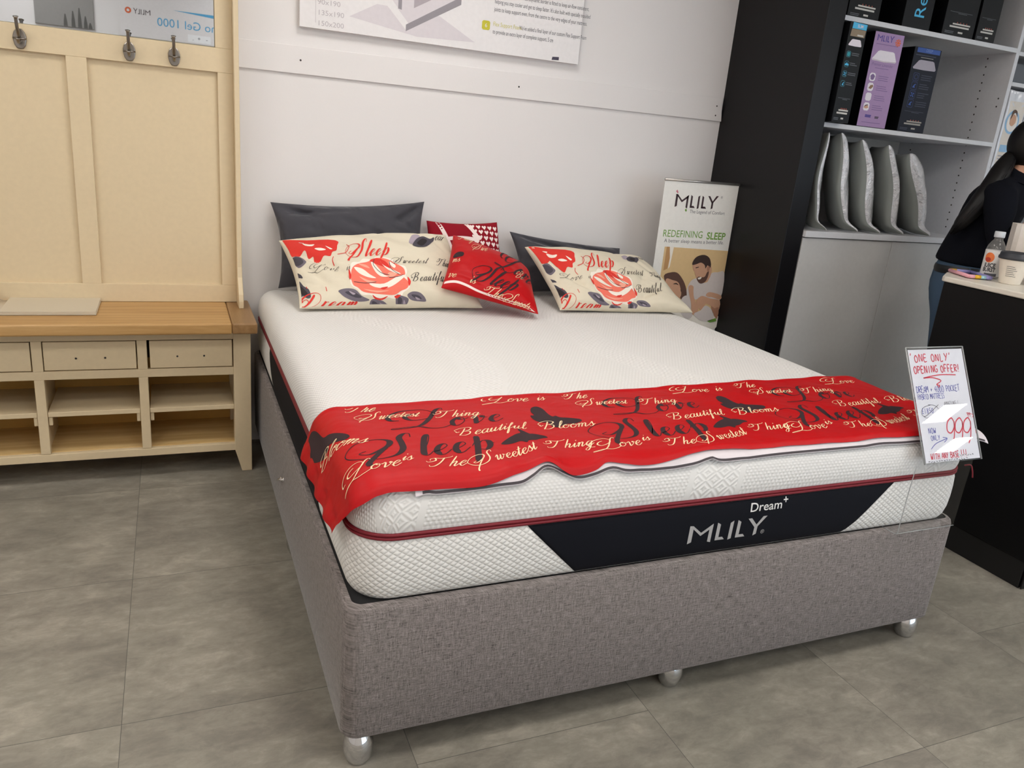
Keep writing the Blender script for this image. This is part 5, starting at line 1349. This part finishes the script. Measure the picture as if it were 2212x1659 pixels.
# ================================================================ COUNTER
def counter():
    t = thing('counter', 'black shop counter with white worktop at the right of the bed', 'counter', (2.85, .5, 0))
    poly = [(2.445, .143), (2.445, .742), (2.572, .828), (2.625, .852), (3.45, .88), (3.45, .143)]
    MB().prism(poly, 'z', .105, 1.000).build('front_panel', plain('09090b', .5, name='black_counter', spec=.22), t, bevel=.003)
    MB().prism([(2.452, .150), (2.452, .738), (2.575, .820), (2.63, .842), (3.44, .87), (3.44, .150)], 'z', 0, .103).build('plinth', plain('0c0c0e', .5), t, bevel=.002)
    lab(MB().prism([(2.436, .135), (2.436, .737), (2.443, .752), (2.568, .838), (2.622, .862), (3.46, .89), (3.46, .135)], 'z', 1.001, 1.022).build('worktop', plain('e2dccf', .35, name='white_worktop'), t, bevel=.005, seg=3), 'white rounded worktop')
    lab(MB().box((2.452, .138, .002), (2.53, .1425, .985)).build('corner_trim', M_BLACKLAM, t, bevel=.001), 'black strip at the front corner')
counter()
def phone():
    A_, B_, C_ = Vector((2.583, .812, 1.0225)), Vector((2.510, .694, 1.0225)), Vector((2.595, .654, 1.0225))
    ux = (C_-B_).normalized(); uy = Vector((-ux.y, ux.x, 0)); w = .085; l = .150
    b = MB(); z0 = 1.0225
    P = lambda a, c, z: tuple(B_.xy.to_3d()+ux*a+uy*c+Vector((0, 0, z)))
    def ring(seg, m):
        for i in range(len(seg)-1):
            (a0, c0), (a1, c1) = seg[i], seg[i+1]
            b.tube([P(a0, c0, z0+.009), P(a1, c1, z0+.009)], .0072, 8, m)
    b.add([P(.004, .004, z0+.004), P(w-.004, .004, z0+.004), P(w-.004, l-.004, z0+.004), P(.004, l-.004, z0+.004)], [(0, 1, 2, 3)], 4)
    b.add([P(.004, .004, z0+.0005), P(w-.004, .004, z0+.0005), P(w-.004, l-.004, z0+.0005), P(.004, l-.004, z0+.0005)], [(3, 2, 1, 0)], 4)
    ring([(0, l), (0, 0), (w*.25, 0)], 0); ring([(w*.25, 0), (w*.52, 0)], 1); ring([(w*.52, 0), (w*.75, 0)], 2); ring([(w*.75, 0), (w, 0), (w, l), (w*.3, l)], 3); ring([(w*.3, l), (0, l)], 1)
    tag(b.build('phone', [plain('e9a9b5', .4), plain('e8b52a', .4), plain('a9d3de', .4), plain('9a95cf', .4), plain('0b0b0e', .08, name='phone_screen')]), 'phone in a pastel rainbow case lying on the counter corner', 'phone')
phone()
def cup():
    x, y, z = 2.612, .600, 1.0225
    t = thing('coffee_cup', 'white paper coffee cup with black lid on the counter', 'cup', (x, y, z))
    kr, kh = .76, .84
    sc = lambda pr: [(r*kr, h*kh) for r, h in pr]
    b = MB(); b.lathe(sc([(.046, 0), (.048, .004), (.070, .112), (.0715, .114), (.070, .116), (.068, .114)]), (x, y, z), 32, 0)
    q = lambda a, h, e=0.0: np.array((x+((.048+.022*h/.112)*kr+e)*math.cos(a), y+((.048+.022*h/.112)*kr+e)*math.sin(a), z+h*kh))
    for i in range(6):
        a0 = -3.0; L = .55+.12*(i % 3); h = .078-.0085*i
        b.grid(lambda u, v: q(a0+u*L, h+v*.0018, .0005), 8, 1, 1)
    b.build('paper_cup', [plain('e9e0d2', .6, name='white_paper'), I_GREYTXT], t)
    MB().lathe(sc([(.074, .108), (.0765, .110), (.0765, .120), (.073, .123), (.071, .136), (.066, .140), (.062, .136), (.01, .135)]), (x, y, z), 32).build('cup_lid', plain('2e3137', .45), t)
cup()
def bottle():
    x, y, z = 2.655, .718, 1.0225; K = .88
    t = thing('juice_bottle', 'clear juice bottle with white cap standing behind the coffee cup', 'bottle', (x, y, z))
    b = MB(); b.lathe([(r*K, h*K) for r, h in ((.034, .0), (.038, .006), (.038, .125), (.035, .142), (.024, .162), (.018, .170), (.018, .182))], (x, y, z), 28)
    b.build('clear_body', glass_mat((.95, .95, .95), .03, .08), t)
    MB().lathe([(r*K, h*K) for r, h in ((.0205, .180), (.0215, .182), (.0215, .203), (.020, .206), (.0, .206))], (x, y, z), 28).build('cap', plain('d2d5da', .4), t)
    l = MB(); R = .0386
    q = lambda a, h, e=0.0: np.array((x+(R+e)*K*math.cos(a), y+(R+e)*K*math.sin(a), z+h*K))
    l.grid(lambda u, v: q(u*2*math.pi, .012+v*.112), 40, 2, 0)
    mp = lambda s, h, e=0.0: q(-2.95+s/R, h, e+.0003)
    l.poly([(.0+.020*math.cos(a), .092+.022*math.sin(a)) for a in np.linspace(0, 6.28, 18)[:-1]], mp, 1, .0003, 0, .008)
    l.poly([(-.004+.012*math.cos(a), .083+.010*math.sin(a)) for a in np.linspace(0, 6.28, 14)[:-1]], mp, 2, .0006, 0, .008)
    l.text('JUICE', .026, -.014, .050, mp, 3, .0006, xs=.72, bold=.03); l.text('BURST', .024, -.016, .031, mp, 3, .0006, xs=.72, bold=.03)
    l.grid(lambda u, v: q(-3.1+u*1.3, .012+v*.012, .0006), 12, 1, 4)
    lab(l.build('label', [plain('e4e2df', .5), plain('e8793a', .5), plain('b83a22', .5), plain('2d2d33', .5), plain('5d5d66', .5)], t), 'white label with an orange fruit, lettered JUICE BURST')
bottle()
def counter_bits():
    o = MB(); M = Matrix.Translation((2.728, .712, 1.0225)) @ Matrix.Rotation(-.80, 4, 'Z')
    o.box((0, 0, 0), (.14, .10, .215), 0, M); o.box((.0, -.0012, .0), (.018, .0, .215), 2, M); o.box((.055, -.0012, .075), (.125, .0, .115), 1, M)
    tag(o.build('carton', [plain('e6ddd4', .5), plain('5a4a4b', .4), plain('cfc6bc', .5)], bevel=.003), 'white carton with a dark window behind the bottle on the counter', 'carton')
    fn = pillow_fn((2.655, .545, 1.024), (2.85, .440, 1.024), (2.84, .50, 1.215), (2.69, .60, 1.195), .032, .03, .03, 14, .014, [(.1, .5, .9, .55, .015, .05), (.2, .9, .6, .1, .012, .05)])
    b = MB(); pillow_mesh(b, fn, 40, 40)
    tag(b.build('plastic_bag', [plain('d6d0c9', .3, name='white_plastic')]), 'crumpled white plastic bag on the counter, right of the coffee cup', 'bag')
counter_bits()

# ================================================================ PERSON BEHIND THE COUNTER
def skin(name, nodes, edges, mats, parent, sub=2, root='pelvis'):
    keys = list(nodes); off = np.array(LOC[parent.name])
    bm = bmesh.new(); ly = bm.verts.layers.skin.verify(); vs = {}
    for k in keys:
        p, r = nodes[k][0], nodes[k][1]
        v = bm.verts.new(Vector(p)-Vector(off)); vs[k] = v
        v[ly].radius = (r, r) if not hasattr(r, '__len__') else r
        v[ly].use_root = (k == root)
    for a, b in edges: bm.edges.new((vs[a], vs[b]))
    me = bpy.data.meshes.new(name); bm.to_mesh(me); bm.free()
    for m in (mats if isinstance(mats, list) else [mats]): me.materials.append(m)
    o = bpy.data.objects.new(name, me); COL.objects.link(o); o.parent = parent; LOC[o.name] = LOC[parent.name]
    q = o.modifiers.new('skin', 'SKIN'); q.use_smooth_shade = True; q.branch_smoothing = .4
    s = o.modifiers.new('smooth', 'SUBSURF'); s.levels = sub; s.render_levels = sub
    return o
def person():
    p0 = np.array((2.93, 1.08, 0)); fd = np.array((.62, -.785, 0)); sd = np.array((.785, .62, 0))
    def Q(a, s, z): return tuple(p0+fd*a+sd*s+np.array((0, 0, z)))
    t = thing('person', 'person with a long dark ponytail, navy top and blue jeans leaning over the counter', 'person', tuple(p0))
    M_SKIN = plain('c79378', .5, name='skin_tone'); M_TOP = plain('0a0c14', .9, spec=.15, grain=.1, name='navy_knit', bscale=500); M_JEAN = cloth('blue_denim', '43566b', .9, 800, .4, 0); M_HAIR = plain('0c0a0a', .45, spec=.3, grain=.25, name='dark_hair', bscale=220)
    N = {'pelvis': (Q(.035, 0, .94), .065), 'waist': (Q(.045, 0, 1.05), .058), 'chest': (Q(.075, 0, 1.22), .070), 'upper': (Q(.108, 0, 1.345), .045), 'neck': (Q(.145, 0, 1.425), .046), 'jaw': (Q(.180, 0, 1.47), .058),
         'head': (Q(.185, 0, 1.54), .080), 'crown': (Q(.175, 0, 1.60), .064), 'nose': (Q(.268, 0, 1.525), .015)}
    E = [('pelvis', 'waist'), ('waist', 'chest'), ('chest', 'upper'), ('upper', 'neck'), ('neck', 'jaw'), ('jaw', 'head'), ('head', 'crown'), ('head', 'nose')]
    # near arm is bent up, far arm reaches down to the worktop
    arms = {'r': (-1, Q(.10, -.15, 1.335), Q(.12, -.20, 1.13), Q(.235, -.15, 1.235), np.array(Q(.285, -.135, 1.275))), 'l': (1, Q(.10, .15, 1.335), Q(.14, .20, 1.12), Q(.31, .12, 1.092), np.array(Q(.375, .105, 1.074)))}
    for k, (s, sh, el, wr, pa) in arms.items():
        d = np.array(pa)-np.array(wr); d /= np.linalg.norm(d)
        N.update({k+'sh': (sh, .034), k+'el': (el, .034), k+'wr': (wr, .027), k+'pa': (tuple(pa), (.034, .017)),
                  k+'hip': (Q(.03, s*.085, .88), .085), k+'kn': (Q(.055, s*.095, .48), .055), k+'an': (Q(.02, s*.10, .085), .035), k+'toe': (Q(.13, s*.11, .035), .033)})
        E += [('upper', k+'sh'), (k+'sh', k+'el'), (k+'el', k+'wr'), (k+'wr', k+'pa'), ('pelvis', k+'hip'), (k+'hip', k+'kn'), (k+'kn', k+'an'), (k+'an', k+'toe')]
        for f, (dy, L) in enumerate(((-.026, .075), (-.009, .085), (.009, .080), (.025, .062))):
            b0 = pa+d*.02+sd*dy*.9
            N.update({f'{k}f{f}a': (tuple(b0), .0095), f'{k}f{f}b': (tuple(b0+d*L*.5+sd*dy*.25), .0085), f'{k}f{f}c': (tuple(b0+d*L*.9+sd*dy*.3+np.array((0, 0, -.016))), .0075)})
            E += [(k+'pa', f'{k}f{f}a'), (f'{k}f{f}a', f'{k}f{f}b'), (f'{k}f{f}b', f'{k}f{f}c')]
        th = pa-d*.015-sd*s*.034
        N.update({k+'t1': (tuple(th), .011), k+'t2': (tuple(th+d*.04-sd*s*.012+np.array((0, 0, -.008))), .0085)})
        E += [(k+'pa', k+'t1'), (k+'t1', k+'t2')]
    skin('body', N, E, M_SKIN, t)
    for s in (-1, 1):
        c = Q(.262, s*.032, 1.548)
        MB().lathe([(.001, -.011), (.008, -.008), (.011, 0), (.008, .008), (.001, .011)], c, 12).build('eye', plain('2a2220', .2), t)
    T = {'pelvis': (Q(.031, 0, 1.020), .130), 'hem': (Q(.031, 0, 1.034), .131), 'waist': (Q(.045, 0, 1.09), .130), 'chest': (Q(.075, 0, 1.23), .130), 'upper': (Q(.105, 0, 1.345), .118), 'collar': (Q(.132, 0, 1.41), .070), 'roll': (Q(.150, 0, 1.445), .060)}
    TE = [('pelvis', 'hem'), ('hem', 'waist'), ('waist', 'chest'), ('chest', 'upper'), ('upper', 'collar'), ('collar', 'roll')]
    J = {'pelvis': (Q(.033, 0, 1.05), .126), 'top': (Q(.033, 0, 1.04), .128), 'low': (Q(.033, 0, .92), .134)}
    JE = [('pelvis', 'top'), ('top', 'low')]
    for k, (s, sh, el, wr, pa) in arms.items():
        up = tuple((np.array(sh)+np.array(el))/2)
        fo = tuple(np.array(el)*.3+np.array(wr)*.7)
        T.update({k+'sh': (sh, .080), k+'up': (up, .062), k+'el': (el, .052), k+'fo': (fo, .042)})
        TE += [('upper', k+'sh'), (k+'sh', k+'up'), (k+'up', k+'el'), (k+'el', k+'fo')]
        J.update({k+'th': (Q(.035, s*.088, .82), .100), k+'kn': (Q(.057, s*.096, .48), .070), k+'an': (Q(.022, s*.10, .10), .055)})
        JE += [('low', k+'th'), (k+'th', k+'kn'), (k+'kn', k+'an')]
    lab(skin('sweater', T, TE, M_TOP, t), 'dark navy top')
    lab(skin('jeans', J, JE, M_JEAN, t), 'blue jeans')
    bl = MB(); bl.grid(lambda u, v: Q(.033+(.116+.003*math.sin(math.pi*v))*math.cos(2*math.pi*u), (.116+.003*math.sin(math.pi*v))*math.sin(2*math.pi*u), .985+.034*v+.004*math.cos(2*math.pi*u)), 40, 4)
    lab(bl.build('belt', plain('0e0f12', .4), t), 'black belt')
    for s, k in ((-1, 'r'), (1, 'l')):
        sh = MB()
        def fn(u, v):
            a = 2*math.pi*u; r = 1-.35*v**2
            return Q(.065+.125*math.cos(a)*r-.01*v, s*.105+.045*math.sin(a)*r, .002+.075*v)
        sh.grid(fn, 24, 6); sh.build('shoe', plain('1a1a1d', .5), t)
    h = MB(); hc = np.array((.172, 0, 1.552))
    def cap(u, v):
        a = 2*math.pi*u; b = math.pi*(v*.86)
        d = np.array((math.sin(b)*math.cos(a), math.sin(b)*math.sin(a), math.cos(b)))
        q = hc+d*np.array((.100, .088, .108))
        if d[0] > .35: q[0] -= (d[0]-.35)*.12*max(0, 1.0-max(0, d[2]))
        return Q(*q)
    h.grid(cap, 36, 22); h.build('hair', M_HAIR, t)
    pt = MB(); rnd = random.Random(2)
    base = [Q(.105, -.01, 1.505), Q(.085, -.04, 1.46), Q(.060, -.09, 1.385), Q(.030, -.125, 1.305), Q(-.012, -.135, 1.225), Q(-.048, -.13, 1.155)]
    P = catmull(base, 6); k = np.linspace(0, 1, len(P)); rad = np.interp(k, [0, .1, .3, .6, .85, 1], [.024, .030, .041, .042, .030, .005])
    pt.tube(P, rad, 14)
    for i in range(70):
        a = rnd.uniform(0, 6.28); q = []
        for j, p in enumerate(P):
            rr_ = rad[j]*(1.0+.05*math.sin(j+i)); q.append(p+fd*rr_*math.cos(a)*.9+sd*rr_*math.sin(a)*.9+np.array((0, 0, rr_*math.cos(a)*.4)))
        m = max(6, int(len(q)*rnd.uniform(.85, 1.0)))
        if m == len(q): q.append(q[-1]-fd*rnd.uniform(.0, .014)+np.array((0, 0, -rnd.uniform(.01, .04))))
        q = q[:m+1]
        pt.tube(q, [.0032]*(len(q)-1)+[.0005], 5)
    lab(pt.build('ponytail', M_HAIR, t), 'long straight dark ponytail down the back')
    lab(MB().tube([Q(.108, -.012+.026*math.cos(a), 1.503+.026*math.sin(a)) for a in np.linspace(0, 6.28, 14)[:-1]], .007, 8, closed=True).build('hair_tie', plain('1a1a1e', .6), t), 'hair tie')
person()
